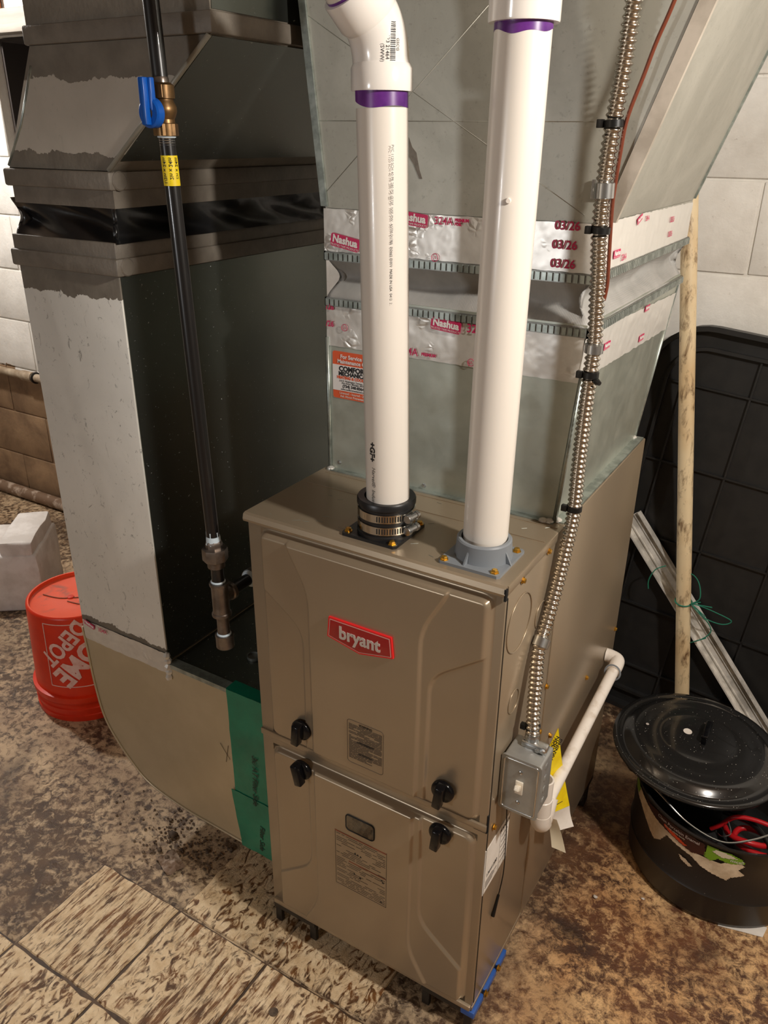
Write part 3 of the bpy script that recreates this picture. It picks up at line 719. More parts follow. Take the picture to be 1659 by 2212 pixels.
# right pipe with coupling
PR = lambda z: Vector((.3846 + (z - .889) * .0060, .0705, z))
rp = thing('intake_pipe', (.386, .0705, TZ), 'white plastic intake pipe standing in the grey flange', 'pipe')
tube('pipe', [PR(TZ + .012), PR(1.2), PR(1.60)], .0322, 'pvc', rp, 48)
V = []
for j in (0, 1):
    for k in range(n + 1):
        a = 2 * PI * k / n; V.append(PR(1.59 if j == 0 else 1.5440 + .002 * math.sin(2 * a + 1) + .0015 * math.sin(5 * a)) + Vector((math.cos(a), math.sin(a), 0)) * .0326)
mk('primer_ring', V, F, 'purple', rp, True)
cpl = lathe('pipe_socket', [(.0328, 0), (.0392, 0), (.0398, .002), (.0398, .13), (.0328, .13)], 'pvc_fit', None, tuple(PR(1.5535)), seg=48)
tag(cpl, 'white plastic pipe socket at the top of the intake pipe', 'pipe fitting')
lathe('pipe_nib', [(.0035, 0), (.0035, .002), (.0025, .003), (0, .003)], 'pvc_small', rp, tuple(PR(1.372) + Vector((math.cos(math.radians(-72)), math.sin(math.radians(-72)), 0)) * .032), (math.cos(math.radians(-72)), math.sin(math.radians(-72)), 0), 12)

# ------------------------------------------------------------------ supply plenum
YP = .2275
def xr(z): return .4335 + (z - .889) * .0563
def yb(z): return .690 + (z - .889) * .35
def frustum(name, z0, z1, x0a, x1a, x0b, x1b, y0a, y1a, y0b, y1b, m, parent, nz=1):
    V = []; F = []
    for k in range(nz + 1):
        s = k / nz; z = z0 + (z1 - z0) * s; L = lambda a, b: a + (b - a) * s
        V += [(L(x0a, x0b), L(y0a, y0b), z), (L(x1a, x1b), L(y0a, y0b), z), (L(x1a, x1b), L(y1a, y1b), z), (L(x0a, x0b), L(y1a, y1b), z)]
    for k in range(nz):
        for i in range(4): F.append((k * 4 + i, k * 4 + (i + 1) % 4, k * 4 + 4 + (i + 1) % 4, k * 4 + 4 + i))
    F += [(3, 2, 1, 0), tuple(nz * 4 + i for i in range(4))]
    return mk(name, V, F, m, parent)
pl = thing('supply_plenum', (.22, .46, H), 'shiny galvanized supply plenum with an orange service sticker on the furnace top', 'plenum')
frustum('plenum_box', H + .001, 1.200, .0085, xr(H), .007, xr(1.2), YP, yb(H), YP, yb(1.2), 'galv', pl)
boxes('base_flange', [(.006, xr(H) + .002, YP - .012, YP + .001, H + .0005, H + .0035), (xr(H) - .001, W - .001, YP - .002, .696, H + .0005, H + .0035)], 'galv_edge', pl)
for s in (0, 1):
    xa, xb = (.0085, .007) if s == 0 else (xr(H), xr(1.195))
    mk('corner_seam', *tube_geo([(xa - .001 + .002 * s, YP - .0015, H + .003), (xb - .001 + .002 * s, YP - .0015, 1.13)], .0038, 8), 'galv_edge', pl, True)
mk('corner_seam', *tube_geo([(xr(H), yb(H), H + .003), (xr(1.19), yb(1.19), 1.19)], .0028, 8), 'galv_edge', pl, True)
for (x, y) in ((.428, YP - .006), (.438, YP + .004), (.010, YP - .005), (.432, .686), (.418, YP - .008)):
    lathe('sealant_blob', [(.0075, 0), (.0066, .003), (.003, .0052), (0, .0056)], 'foil', pl, (x, y, H + .002), seg=10)
for (x, z) in ((.026, .905), (.20, .899)): screw((x, YP, z), (0, -1, 0), pl, .003, 'zinc')
st = prism('service_sticker', rr_poly(.0160, .1000, 1.0260, 1.1080, .004), XZ, YP - .0002, YP - .0010, 'print_orange', pl)
box('sticker_panel', .0160, .1000, YP - .0013, YP - .0009, 1.0400, 1.0850, 'print_white', st)
sf = lambda z: plane_fn((.058, YP - .0016, z), (1, 0, 0), (0, 0, 1), (0, -1, 0))
for s, z, sz, m, b in (('For Service &', 1.0995, .0094, 'print_white', .0003), ('Maintenance Call', 1.0910, .0092, 'print_white', .0003), ('COMFORT', 1.0785, .0120, 'print_black', .0006), ('MECHANICAL', 1.0700, .0095, 'print_black', .0005),
                       ('HEATING & COOLING', 1.0634, .0066, 'print_orange', .0004), ('212 E. Washington Terrace, Suite', 1.0575, .0042, 'print_black', .0001), ('Ann Arbor, Michigan 48104', 1.0538, .0042, 'print_black', .0001), ('(734) 340-8364', 1.0484, .0070, 'print_black', .0003),
                       ('www.comfortmechanical.com', 1.0430, .0042, 'print_black', .0001), ('Licensed - Insured - 24/7', 1.0360, .0056, 'paper', .0001), ('Ask About Preventative', 1.0303, .0056, 'paper', .0001)):
    text('sticker_line', s, sz, sf(z), m, st, bold=b)
# foil tape bands with their red print
def fcar(z): return plane_fn((0, YP - .0042, z), (1, 0, 0), (0, 0, 1), (0, -1, 0))
def at(fn, x, y): return lambda a, b, c: fn(a + x, b + y, c)
def nashua(parent, fn, x, y, s=1.0, rot=-.08):
    g = rot_fn(lambda a, b, c: at(fn, x, y)(a, b, c), rot); P = rr_poly(-.026 * s, .026 * s, -.0095 * s, .0095 * s, .003 * s, 2)
    nn = len(P); b = mk('tape_logo', [g(p[0], p[1], 0) for p in P] + [g(p[0], p[1], .0004) for p in P], [tuple(range(nn)), tuple(range(2 * nn - 1, nn - 1, -1))] + [(i, (i + 1) % nn, nn + (i + 1) % nn, nn + i) for i in range(nn)], 'print_red', parent)
    text('logo_lettering', 'Nashua', .0150 * s, (lambda a, b_, c: g(a, b_ + .0018 * s, c + .0007)), 'print_white', b, bold=.0006 * s)
    text('logo_line', 'TRUSTED TAPE PRODUCTS', .0042 * s, (lambda a, b_, c: g(a, b_ - .0068 * s, c + .0007)), 'print_white', b)
def tprint(parent, fn, x, y, s, size, bold=.0002, sx=.95): text('tape_print', s, size, at(fn, x, y), 'print_red', parent, bold=bold, align='LEFT', sx=sx)
def ulmark(parent, fn, x, y, r=.0055):
    pts = [fn(x + r * math.cos(a), y + r * math.sin(a), 0) for a in [2 * PI * k / 20 for k in range(21)]]; mk('tape_mark', *tube_geo(pts, .0005, 5, False), 'print_red', parent)
    text('tape_print', 'UL', r * 1.1, at(fn, x, y), 'print_red', parent)
t2 = sheet('foil_tape', (.005, YP - .0008, 1.1160), (xr(1.15) - .004, 0, 0), (0, 0, .074), 150, 24, .0006, 30, 'foil', pl, .0012)
fc2 = fcar(0)
nashua(t2, fc2, .231, 1.1755); tprint(t2, fc2, .2660, 1.1755, '324A', .0185); tprint(t2, fc2, .1480, 1.1262, '324A', .0170); tprint(t2, fc2, .1895, 1.1252, 'PREMIUM', .0066, .0004)
ulmark(t2, fc2, .043, 1.150); ulmark(t2, fc2, .2767, 1.1240); tprint(t2, fc2, .0065, 1.181, '/26', .0130, .0004); tprint(t2, fc2, .0060, 1.153, '/26', .0130, .0004)
# side band, bent round the corner
def side_fn(zx): return lambda y, z, d: Vector((zx(z) + .0028 + d, y, z))
V = []; F = []; ny, nz = 110, 14
def side_tape(name, z0f, z0b, h, xf, y0, y1, parent, m='foil2', amp=.0014):
    V = []; F = []
    for j in range(nz + 1):
        for i in range(ny + 1):
            y = y0 + (y1 - y0) * i / ny; zb = z0f + (z0b - z0f) * i / ny; z = zb + h * j / nz; p = Vector((xf(z), y, z))
            V.append(p + Vector((.0008 + amp * (abs(mnoise.noise(p * 45)) + .5 * mnoise.noise(p * 18)), 0, (.002 * mnoise.noise(p * 60)) if j in (0, nz) else 0)))
    for j in range(nz):
        for i in range(ny): a = j * (ny + 1) + i; F.append((a, a + 1, a + ny + 2, a + ny + 1))
    return mk(name, V, F, m, parent, True)
ts2 = side_tape('foil_tape', 1.118, 1.098, .068, xr, YP - .002, .785, pl)
sfn2 = side_fn(xr)
for y, z, s in ((.56, 1.172, .55), (.34, 1.150, .6), (.56, 1.120, .6), (.29, 1.168, .5)): nashua(ts2, sfn2, y, z, s, 0)

# fabric connector
fcn = thing('duct_connector', (.23, .5, 1.18), 'grey fabric duct connector crimped between metal strips above the plenum', 'duct connector')
X0, X1, Y0, Y1 = .007, .4515, YP, .800
def ring_pts(off, n=60):
    P = []
    for (ax, ay, bx, by, nx, ny_) in ((X0, Y0, X1, Y0, 0, -1), (X1, Y0, X1, Y1, 1, 0), (X1, Y1, X0, Y1, 0, 1), (X0, Y1, X0, Y0, -1, 0)):
        for k in range(n): s = k / n; P.append((ax + (bx - ax) * s, ay + (by - ay) * s, nx, ny_, s))
    return P
rp_ = ring_pts(0); V = []; F = []; lev = 14; nr = len(rp_)
for j in range(lev + 1):
    s = j / lev; z = 1.192 + (1.262 - 1.192) * s
    for (x, y, nx, ny_, q) in rp_:
        corner = min(q, 1 - q); fold = math.sin(PI * s) ** 1.5
        d = -.024 * fold * (1 - .15 * math.exp(-(corner / .06) ** 2)) + .012 * math.sin(PI * min(1, s * 2.2)) * (.5 + .5 * mnoise.noise(Vector((x * 6, y * 6, 0)))) * (1 - s)
        d += .006 * mnoise.noise(Vector((x * 14, y * 14, s * 3))) * fold
        tw = .010 * math.exp(-(corner / .05) ** 2) * fold
        zz = z + .010 * mnoise.noise(Vector((x * 9, y * 9, 5))) * fold
        cx, cy = (X0 + X1) / 2, (Y0 + Y1) / 2
        xx = x + nx * d + (-tw if x > cx else tw) * (abs(ny_)); yy = y + ny_ * d + (-tw if y > cy else tw) * abs(nx)
        V.append((xx, yy, zz))
for j in range(lev):
    for k in range(nr): k2 = (k + 1) % nr; F.append((j * nr + k, j * nr + k2, (j + 1) * nr + k2, (j + 1) * nr + k))
mk('fabric', V, F, 'canvas', fcn, True)
def crimp(z0, z1, nm):
    th = .003
    s = boxes('crimp_strip', [(X0 - th, X1 + th, Y0 - th, Y0, z0, z1), (X1, X1 + th, Y0 - th, Y1 + th, z0, z1), (X0 - th, X0, Y0 - th, Y1 + th, z0, z1), (X0 - th, X1 + th, Y1, Y1 + th, z0, z1)], 'strip', fcn)
    L = []; x = X0; zz0, zz1 = z0 + .0015, z1 - .0015
    while x < X1 - .004: L.append((x, x + .0062, Y0 - th - .0026, Y0 - th + .0005, zz0, zz1)); x += .0093
    y = Y0
    while y < Y1 - .004: L.append((X1 + th - .0005, X1 + th + .0026, y, y + .0062, zz0, zz1)); y += .0093
    tag(boxes('crimp_teeth', L, 'galv_edge', s), kind='stuff')
crimp(1.1825, 1.1965, 'low'); crimp(1.2555, 1.2695, 'high')

# upper transition
tr = thing('supply_transition', (.25, .5, 1.26), 'flared galvanized duct transition above the fabric connector', 'duct')
frustum('collar', 1.262, 1.335, X0, X1, X0, X1, Y0, Y1, Y0, Y1, 'galv_dull', tr)
ZT = 1.88
sr, sl = .345, -.115
frustum('transition_box', 1.3355, ZT, X0, X1, X0 + sl * (ZT - 1.3355), X1 + sr * (ZT - 1.3355), Y0, Y1, Y0, Y1 + .02, 'galv_dull', tr)
def edge_strip(name, x, s, y0, y1, w0, w1, m):
    V = []
    for z in (1.338, ZT - .01):
        xx = x + s * (z - 1.3355)
        V += [(xx + w0, y0, z), (xx + w1, y0, z), (xx + w1, y1, z), (xx + w0, y1, z)]
    return mk(name, V, [(0, 1, 2, 3), (7, 6, 5, 4), (0, 4, 5, 1), (1, 5, 6, 2), (2, 6, 7, 3), (3, 7, 4, 0)], m, tr)
edge_strip('corner_cleat', X1, sr, Y0 - .002, Y0 + .006, .001, .021, 'cleat_tan')
edge_strip('corner_cleat', X0, sl, Y0 - .004, Y0 + .004, -.006, .006, 'galv_edge')
edge_strip('corner_cleat', X1, sr, Y1 - .002, Y1 + .003, -.002, .004, 'galv_edge')
# diagonal stiffening creases pressed into the front sheet
for a, b in (((-.02, 1.60), (.43, 1.345)), ((.01, 1.36), (.30, 1.62)), ((-.015, 1.46), (.47, 1.458))):
    mk('crease', *tube_geo([(a[0], Y0 + .0004, a[1]), (b[0], Y0 + .0004, b[1])], .0008, 5), 'galv_dull', tr, True)
prism('grime_streak', [(.157, 1.438), (.163, 1.425), (.170, 1.418), (.176, 1.395), (.181, 1.383), (.176, 1.383), (.166, 1.402), (.158, 1.412)], XZ, Y0 - .0001, Y0 - .0005, 'mastic', tr)
t1 = sheet('foil_tape', (.004, Y0 - .0008, 1.2700), (.4495, 0, 0), (0, 0, .0645), 150, 24, .0006, 30, 'foil', tr, .0012)
f1 = fcar(0)
nashua(t1, f1, .046, 1.2855, 1.05, -.16); nashua(t1, f1, .168, 1.3270, 1.0, -.1); tprint(t1, f1, .2045, 1.3265, '324A', .0150); tprint(t1, f1, .2385, 1.3290, 'PREMIUM', .0058, .0004); tprint(t1, f1, .2385, 1.3235, 'FOIL', .0058, .0004)
for x, z in ((.3905, 1.3310), (.3890, 1.3060), (.3890, 1.2810)): tprint(t1, f1, x, z - .0005, '03/26', .0160, .0004, 1.0)
ulmark(t1, f1, .2077, 1.2745)
xs1 = lambda z: X1 if z < 1.3355 else X1 + sr * (z - 1.3355)
ts1 = side_tape('foil_tape', 1.270, 1.266, .066, lambda z: X1 + .0002, Y0 - .002, Y1 - .004, tr)
sfn1 = side_fn(lambda z: X1 + .0005)
nashua(ts1, sfn1, .318, 1.288, .62, 0); nashua(ts1, sfn1, .420, 1.328, .5, .3); tprint(ts1, sfn1, .345, 1.279, '324A', .013); tprint(ts1, sfn1, .455, 1.326, '324A', .011)
for y, z in ((.625, 1.312), (.625, 1.288)): tprint(ts1, sfn1, y, z, '03/26', .013, .0003)

# ------------------------------------------------------------------ return air: drop duct, boot, black connector, upper transition
t = NT('galvanized_shaded'); sp_ = t.ramp(t.noise(190, 3, 0.6), 0.70, 0.74); t.col(t.mix(t.math('MULTIPLY', sp_, 0.7), S((116, 120, 114)), S((214, 216, 210)))); t.set(t.math('ADD', 0.26, t.math('MULTIPLY', sp_, 0.4)), t.math('SUBTRACT', 0.92, t.math('MULTIPLY', sp_, 0.7))); t.bump(t.noise(4, 2), 0.1, 0.01); M['galv_shaded'] = t.m  # smooth speckled galvanized, darkened so shade is part of its colour
rd = thing('return_duct', (-.425, .35, .44), 'old dull galvanized return air drop duct left of the furnace', 'duct')
RX0, RX1, RY0, RY1 = -.5535, -.298, .06, .66
box('duct_box', RX0, RX1, RY0, RY1, .447, 1.240, 'duct_old', rd, .0015)
def ring(name, z0, z1, off, m, parent, x0=RX0, x1=RX1, bev=.002): return box(name, x0 - off, x1 + off, RY0 - off, RY1 + off, z0, z1, m, parent, bev)
box('side_shade', RX1 + .0003, RX1 + .0015, RY0 + .003, RY1, .452, 1.222, 'galv_shaded', rd)  # dark overlay sheet painting the shade on the duct's right face
ring('collar', 1.236, 1.277, .003, 'mastic', rd); ring('cleat', 1.2235, 1.2525, .0085, 'mastic', rd, bev=.004)
lathe('cleat_fold', [(.0145, 0), (.0150, .001), (.013, .003), (0, .0035)], 'mastic', rd, (RX1 + .0075, RY0 + .014, 1.2380), (1, 0, 0), 18)
tp = sheet('foil_tape', (RX0 + .004, RY0 - .0012, .4210), (.2535, 0, 0), (0, 0, .050), 90, 18, .0018, 30, 'foil', rd, .0016)
fr = plane_fn((0, RY0 - .0052, 0), (1, 0, 0), (0, 0, 1), (0, -1, 0))
nashua(tp, fr, -.5250, .4660, .62, -.25); tprint(tp, fr, -.498, .4630, '324A', .0135)
for k in range(5): lathe('tape_crumple', [(.006, -.006), (.008, 0), (.005, .007), (0, .009)], 'foil', rd, (RX1 + .003, RY0 - .003 + .002 * (k % 2), .415 + .013 * k), (.3 * (k % 3 - 1), .2, 1), 6)
bt = thing('return_boot', (-.28, .35, .03), 'curved galvanized return air boot joining the drop duct to the furnace side', 'duct boot')
BO = [(-.5550, .4470), (-.5510, .3918), (-.5465, .3046), (-.5334, .2175), (-.5055, .1617), (-.4549, .1019), (-.4006, .0651), (-.3013, .0450), (-.2043, .0400), (-.002, .0310), (-.002, .4400), (RX1, .4440), (RX1, .4470)]
BO2 = [tuple(v)[:2] for v in smooth_path([(a, b, 0) for a, b in BO[:10]], 5)]
prism('boot_shell', BO2 + BO[10:], XZ, RY0, RY1, 'boot', bt)
mk('seam_lip', *tube_geo([(a - .0005, RY0 - .001, b) for a, b in BO2], .0028, 6), 'boot', bt, True)
box('top_shade', RX1 - .002, -.003, RY0 + .004, RY1 - .002, .4395, .4455, 'galv_shaded', bt)  # boot top darkened by colour where the furnace shades it
boxes('top_flange', [(RX1 + .004, -.003, RY0 + .004, RY0 + .020, .4455, .4475), (RX1 + .004, -.003, RY0 - .003, RY0 + .005, .438, .4480)], 'galv_edge', bt)
lathe('top_cap_ring', [(.014, 0), (.014, .006), (.0125, .006), (.0125, .002), (0, .002)], 'boot_top', bt, (-.160, .17, .4455), seg=24)
cn = thing('return_connector', (-.42, .35, 1.27), 'crumpled black rubberised fabric connector on the return duct', 'duct connector')
CX0, CX1 = -.5470, -.2900; V = []; F = []; lev = 12
cr = []
for (ax, ay, bx, by, nx, ny_) in ((CX0, RY0, CX1, RY0, 0, -1), (CX1, RY0, CX1, RY1, 1, 0), (CX1, RY1, CX0, RY1, 0, 1), (CX0, RY1, CX0, RY0, -1, 0)):
    for k in range(56): s = k / 56; cr.append((ax + (bx - ax) * s, ay + (by - ay) * s, nx, ny_, s))
for j in range(lev + 1):
    s = j / lev; z = 1.2755 + .062 * s
    for (x, y, nx, ny_, q) in cr:
        fold = math.sin(PI * s); c = min(q, 1 - q)
        diag = math.sin((x * 1.0 + y) * 34 + s * 4.5) * .010 + .007 * mnoise.noise(Vector((x * 12, y * 12, s * 2)))
        d = fold * (-.016 + diag) * (1 - .4 * math.exp(-(c / .05) ** 2)); V.append((x + nx * d, y + ny_ * d, z))
nr = len(cr)
for j in range(lev):
    for k in range(nr): k2 = (k + 1) % nr; F.append((j * nr + k, j * nr + k2, (j + 1) * nr + k2, (j + 1) * nr + k))
mk('rubber_fabric', V, F, 'flex', cn, True)
rt = thing('return_transition', (-.35, .35, 1.33), 'brown sealant-smeared upper return duct transition at top left', 'duct')
UX0, UX1 = -.534, -.286
frustum('lower_collar', 1.330, 1.386, UX0, UX1, UX0, UX1, RY0, RY1, RY0, RY1, 'mastic', rt)
box('cleat', UX0 - .009, UX1 + .004, RY0 - .009, RY1 + .004, 1.3570, 1.3850, 'mastic', rt, .004)
lathe('cleat_fold', [(.0145, 0), (.0150, .001), (.013, .003), (0, .0035)], 'mastic', rt, (UX1 + .0035, RY0 + .012, 1.3710), (1, 0, 0), 18)
TX0, TX1 = -.4330, -.0580
frustum('transition_box', 1.385, 1.563, UX0, UX1, TX0, TX1, RY0, RY1, RY0, RY1, 'duct_up', rt, 6)
zx_ = lambda z: UX1 + (TX1 - UX1) * (z - 1.385) / .178
mk('side_shade', [(zx_(z) + d_, y_, z - .3 * d_) for z in (1.401, 1.561) for y_ in (RY0 + .004, RY1) for d_ in (.0004, .0016)], [(0, 1, 3, 2), (4, 6, 7, 5), (0, 4, 5, 1), (2, 3, 7, 6), (1, 5, 7, 3), (0, 2, 6, 4)], 'galv_shaded', rt)  # added dark sheet, shade of the sloping right face put into its metal
box('upper_side_shade', TX1 + .0012, TX1 + .0024, RY0 + .003, RY1, 1.592, 2.09, 'galv_shaded', rt)  # same painted shade carried up the duct's right face
mk('corner_seam', *tube_geo([(UX1 - .002, RY0 - .001, 1.387), (TX1 - .002, RY0 - .001, 1.562)], .0042, 6), 'galv_dull', rt, True)
mk('edge_cleat', *tube_geo([(UX0 - .001, RY0 + .001, 1.389), (UX0 + .05, RY0 + .001, 1.452), (TX0 - .004, RY0 + .001, 1.535)], .0030, 6), 'galv_edge', rt, True)
box('upper_duct', TX0 - .001, TX1 + .001, RY0, RY1, 1.5625, 2.10, 'duct_up', rt)
box('upper_cleat', TX0 - .006, TX1 + .007, RY0 - .006, RY1 + .003, 1.5630, 1.5900, 'mastic', rt, .003)

# green tape on the boot
gt = thing('green_tape', (-.07, .056, .03), 'two strips of green tape with marker writing on the return boot beside the furnace', 'tape')
gt['label'] = 'green tape with black marker writing on the return boot beside the furnace'
GX = lambda nm, P, y, th: prism(nm, P, XZ, y, y - th, 'green', gt)
sheet('tape_strip', (-.1370, RY0 - .0030, .1800), (.1340, 0, 0), (0, 0, .2680), 30, 50, .0013, 22, 'green', gt, .0, .0006)
sheet('tape_fold', (-.1375, RY0 - .0040, .4482), (.1345, 0, 0), (0, .030, .0008), 26, 6, .0010, 30, 'green', gt)
V0 = (-.1475, RY0 - .0045, .1870)
sheet('tape_strip', (-.1290, RY0 - .0045, .0330), (.1260, 0, 0), (-.0175, 0, .1530), 28, 34, .0013, 22, 'green', gt, .0025, .0006)
wf = lambda x, z: (lambda a, b, c: Vector((x + b * 1.0, RY0 - .0064, z - a)))
text('marker_writing', '3x/ AT Filter Side', .0190, rot_fn(wf(-.078, .240), -.05), 'green_ink', gt, shear=.25, bold=.0002); text('marker_writing', 'Filter Side', .0180, rot_fn(wf(-.070, .085), -.08), 'green_ink', gt, shear=.25, bold=.0002)
mk('marker_cross', *cat([tube_geo([(-.170, RY0 - .0012, .295), (-.146, RY0 - .0012, .262)], .0005, 4), tube_geo([(-.148, RY0 - .0012, .298), (-.158, RY0 - .0012, .250)], .0005, 4)]), 'print_brown', bt)

# ------------------------------------------------------------------ gas line
def GP(z): return Vector((-.0790 - (z - .80) * .0300, 0.0, z))
GR = .0110
gl = thing('gas_line', (-.079, 0, .60), 'black iron gas pipe drop with blue handled valve, yellow size label and drip leg', 'gas pipe')
tube('upper_pipe', [GP(1.500), GP(2.11)], GR, 'pipe_black', gl, 20)
tube('main_pipe', [GP(.815), GP(1.436)], GR, 'pipe_black', gl, 20)
VZ = 1.437
vb = lathe('valve_body', [(.0, 0), (.0160, .0), (.0160, .0150), (.0135, .0160), (.0130, .0205), (.0150, .0240), (.0172, .0300), (.0172, .0360), (.0140, .0420), (.0135, .0450), (.0158, .0460), (.0158, .0620), (.0120, .0650), (0, .0650)], 'brass', gl, tuple(GP(VZ)), seg=24)
lathe('valve_hex', [(.0176, 0), (.0176, .0145)], 'brass', vb, tuple(GP(VZ + .0005)), seg=6); lathe('valve_hex', [(.0172, 0), (.0172, .0150)], 'brass', vb, tuple(GP(VZ + .0470)), seg=8)
vc = GP(VZ + .0280)
lathe('valve_stem', [(.008, .012), (.008, .030)], 'brass', vb, tuple(vc), (0, -1, 0), 16)
vh = lathe('valve_handle', [(.0180, 0), (.0188, .001), (.0188, .011), (.0165, .0130), (0, .0130)], 'blue', gl, (vc.x, vc.y - .0165, vc.z), (0, -1, 0), 28)
boxes('handle_lever', [(vc.x - .0050, vc.x + .0050, vc.y - .0380, vc.y - .0270, vc.z - .0150, vc.z + .0420), (vc.x - .0100, vc.x + .0100, vc.y - .0300, vc.y - .0220, vc.z + .002, vc.z + .0420)], 'blue', vh, .0015)
lathe('paste_ring', [(.0125, 0), (.0128, .0015), (.0112, .0032)], 'paste', gl, tuple(GP(VZ - .0022)), seg=20)
lathe('thread', [(.0112, 0), (.0104, .0015), (.0112, .003), (.0104, .0045), (.0112, .006), (.0104, .0075), (.0112, .009)], 'zinc', gl, tuple(GP(VZ - .0115)), seg=20)
lathe('upper_thread', [(.0118, 0), (.0115, .005), (.0108, .007)], 'iron', gl, tuple(GP(VZ + .065)), seg=20)
# yellow size label wrapped on the pipe
V = []; ns = 24
for z in (1.3735, 1.4125):
    for k in range(ns + 1):
        a = math.radians(-190 + k * 260 / ns); p = GP(z); V.append(p + Vector((math.cos(a), math.sin(a), 0)) * (GR + .0004))
yl = mk('size_label', V, [(k, k + 1, ns + 2 + k, ns + 1 + k) for k in range(ns)], 'yellow', gl, True)
for a in (-88, -42, 4): text('label_print', '1/2in x 24in', .0072, cyl_fn(GP(1.393).x, 0, 1.393, GR + .0007, math.radians(a), True, -1), 'print_black', yl, bold=.0001)
lathe('paste_ring', [(.0116, .014), (.0122, .010), (.0124, .004), (.0138, 0)], 'paste', gl, tuple(GP(.8115)), seg=20)
lathe('paste_smear', [(.0113, .0), (.0115, .012)], 'paste', gl, tuple(GP(.822)), seg=5)
un = lathe('union', [(.0125, -.004), (.0145, 0), (.0145, .012), (.0135, .0150), (.0125, .0170)], 'iron', gl, tuple(GP(.8000)), seg=8)
lathe('union_nut', [(.0140, 0), (.0215, .002), (.0220, .004), (.0220, .0220), (.0215, .0240), (.0150, .0250)], 'iron', un, tuple(GP(.7790)), seg=8, angle=20)
lathe('union_base', [(.0128, 0), (.0150, .001), (.0150, .013)], 'iron', un, tuple(GP(.7660)), seg=16)
lathe('nipple', [(.0112, 0), (.0112, .006), (GR, .007), (GR, .030), (.0112, .031), (.0112, .036)], ['pipe_black'], gl, tuple(GP(.735)), seg=20)
lathe('paste_ring', [(.0125, 0), (.0130, .002), (.0115, .004)], 'paste', gl, tuple(GP(.7365)), seg=20)
lathe('tee', [(.0120, 0), (.0170, .0), (.0175, .003), (.0170, .0060), (.0155, .0075), (.0150, .0120), (.0150, .0560), (.0155, .0600), (.0170, .0610), (.0175, .0640), (.0170, .0670), (.0120, .0670)], 'iron', gl, tuple(GP(.6705)), seg=28)
tz = .7055; tx = GP(tz).x
lathe('tee_branch', [(.0140, .006), (.0140, .022), (.0165, .024), (.0165, .031), (.0120, .031)], 'iron', gl, (tx, 0, tz), (0, 1, 0), 24)
tube('branch_pipe', [(tx, .026, tz), (tx, .082, tz)], GR, 'pipe_black', gl, 18)
lathe('paste_ring', [(.0125, 0), (.0160, .003), (.0170, .005)], 'paste', gl, (tx, .0745, tz), (0, 1, 0), 20)
tube('branch_elbow', smooth_path([(tx, .078, tz), (tx, .094, tz), (tx + .010, .106, tz), (tx + .026, .110, tz)], 6), .0165, 'iron', gl, 20)
tube('inlet_pipe', [(tx + .020, .110, tz), (.002, .110, tz)], GR, 'pipe_black', gl, 16)
lathe('nipple', [(.0112, 0), (.0112, .006), (GR, .007), (GR, .030), (.0112, .031), (.0112, .038)], 'iron', gl, tuple(GP(.6335)), seg=20)
lathe('paste_ring', [(.0130, 0), (.0130, .002), (.0115, .0045)], 'paste', gl, tuple(GP(.6305)), seg=20)
lathe('drip_cap', [(0, 0), (.0145, 0), (.0165, .002), (.0165, .0240), (.0170, .0250), (.0170, .0275), (.0125, .0275)], 'iron', gl, tuple(GP(.6045)), seg=28)

# ------------------------------------------------------------------ flexible conduit
def corr(path, r, pitch=.0080, amp=.0015, seg=14):
    P = smooth_path(path, 24); L = [0]
    for a, b in zip(P, P[1:]): L.append(L[-1] + (b - a).length)
    n = int(L[-1] / pitch * 6); out = []; R_ = []; j = 0
    for k in range(n + 1):
        s = L[-1] * k / n
        while j < len(L) - 2 and L[j + 1] < s: j += 1
        q = (s - L[j]) / max(L[j + 1] - L[j], 1e-9); out.append(P[j].lerp(P[j + 1], q)); R_.append(r + amp * math.sin(2 * PI * s / pitch))
    return tube_geo(out, R_, seg)
cpath = [(.560, .150, 2.08), (.520, .165, 1.85), (.4860, .178, 1.68), (.4745, .190, 1.600), (.4675, .200, 1.520), (.4620, .202, 1.455), (.4590, .203, 1.395), (.4600, .203, 1.330), (.4640, .204, 1.280), (.4680, .204, 1.225), (.4705, .205, 1.183), (.4700, .204, 1.144), (.4690, .204, 1.075),
         (.4690, .2035, 1.004), (.4700, .2030, .930), (.4680, .1960, .880), (.4650, .1780, .810), (.4640, .1500, .757), (.4650, .1200, .720), (.4720, .1020, .672), (.4780, .0880, .625), (.4830, .0800, .592)]
co = thing('flexible_conduit', (.47, .15, .58), 'shiny corrugated metal conduit running down the plenum corner to the switch box', 'conduit')
mk('corrugated_tube', *corr(cpath, .0098), 'conduit', co, True)
sp = boxes('pipe_strap', [(.4360, .4520, .2235, .2262, 1.366, 1.390)], 'zinc', co, .0008)
lathe('strap_loop', [(.0110, -.010), (.0132, -.009), (.0132, .009), (.0110, .010)], 'zinc', sp, (.4600, .2030, 1.378), (-.03, 0, 1), 24)
screw((.4430, .2235, 1.378), (0, -1, 0), sp, .0042, 'zinc')
s2 = lathe('strap_loop', [(.0108, -.007), (.0128, -.006), (.0128, .006), (.0108, .007)], 'zinc', co, (.4705, .205, 1.175), (0, 0, 1), 24)
s3 = boxes('pipe_strap', [(.4523, .4550, .150, .166, .684, .704)], 'zinc', co, .0008)
lathe('strap_loop', [(.0108, -.008), (.0130, -.007), (.0130, .007), (.0108, .008)], 'zinc', s3, (.4652, .1290, .731), (.05, .6, .75), 24)
screw((.4545, .158, .694), (1, 0, 0), s3, .004, 'zinc')
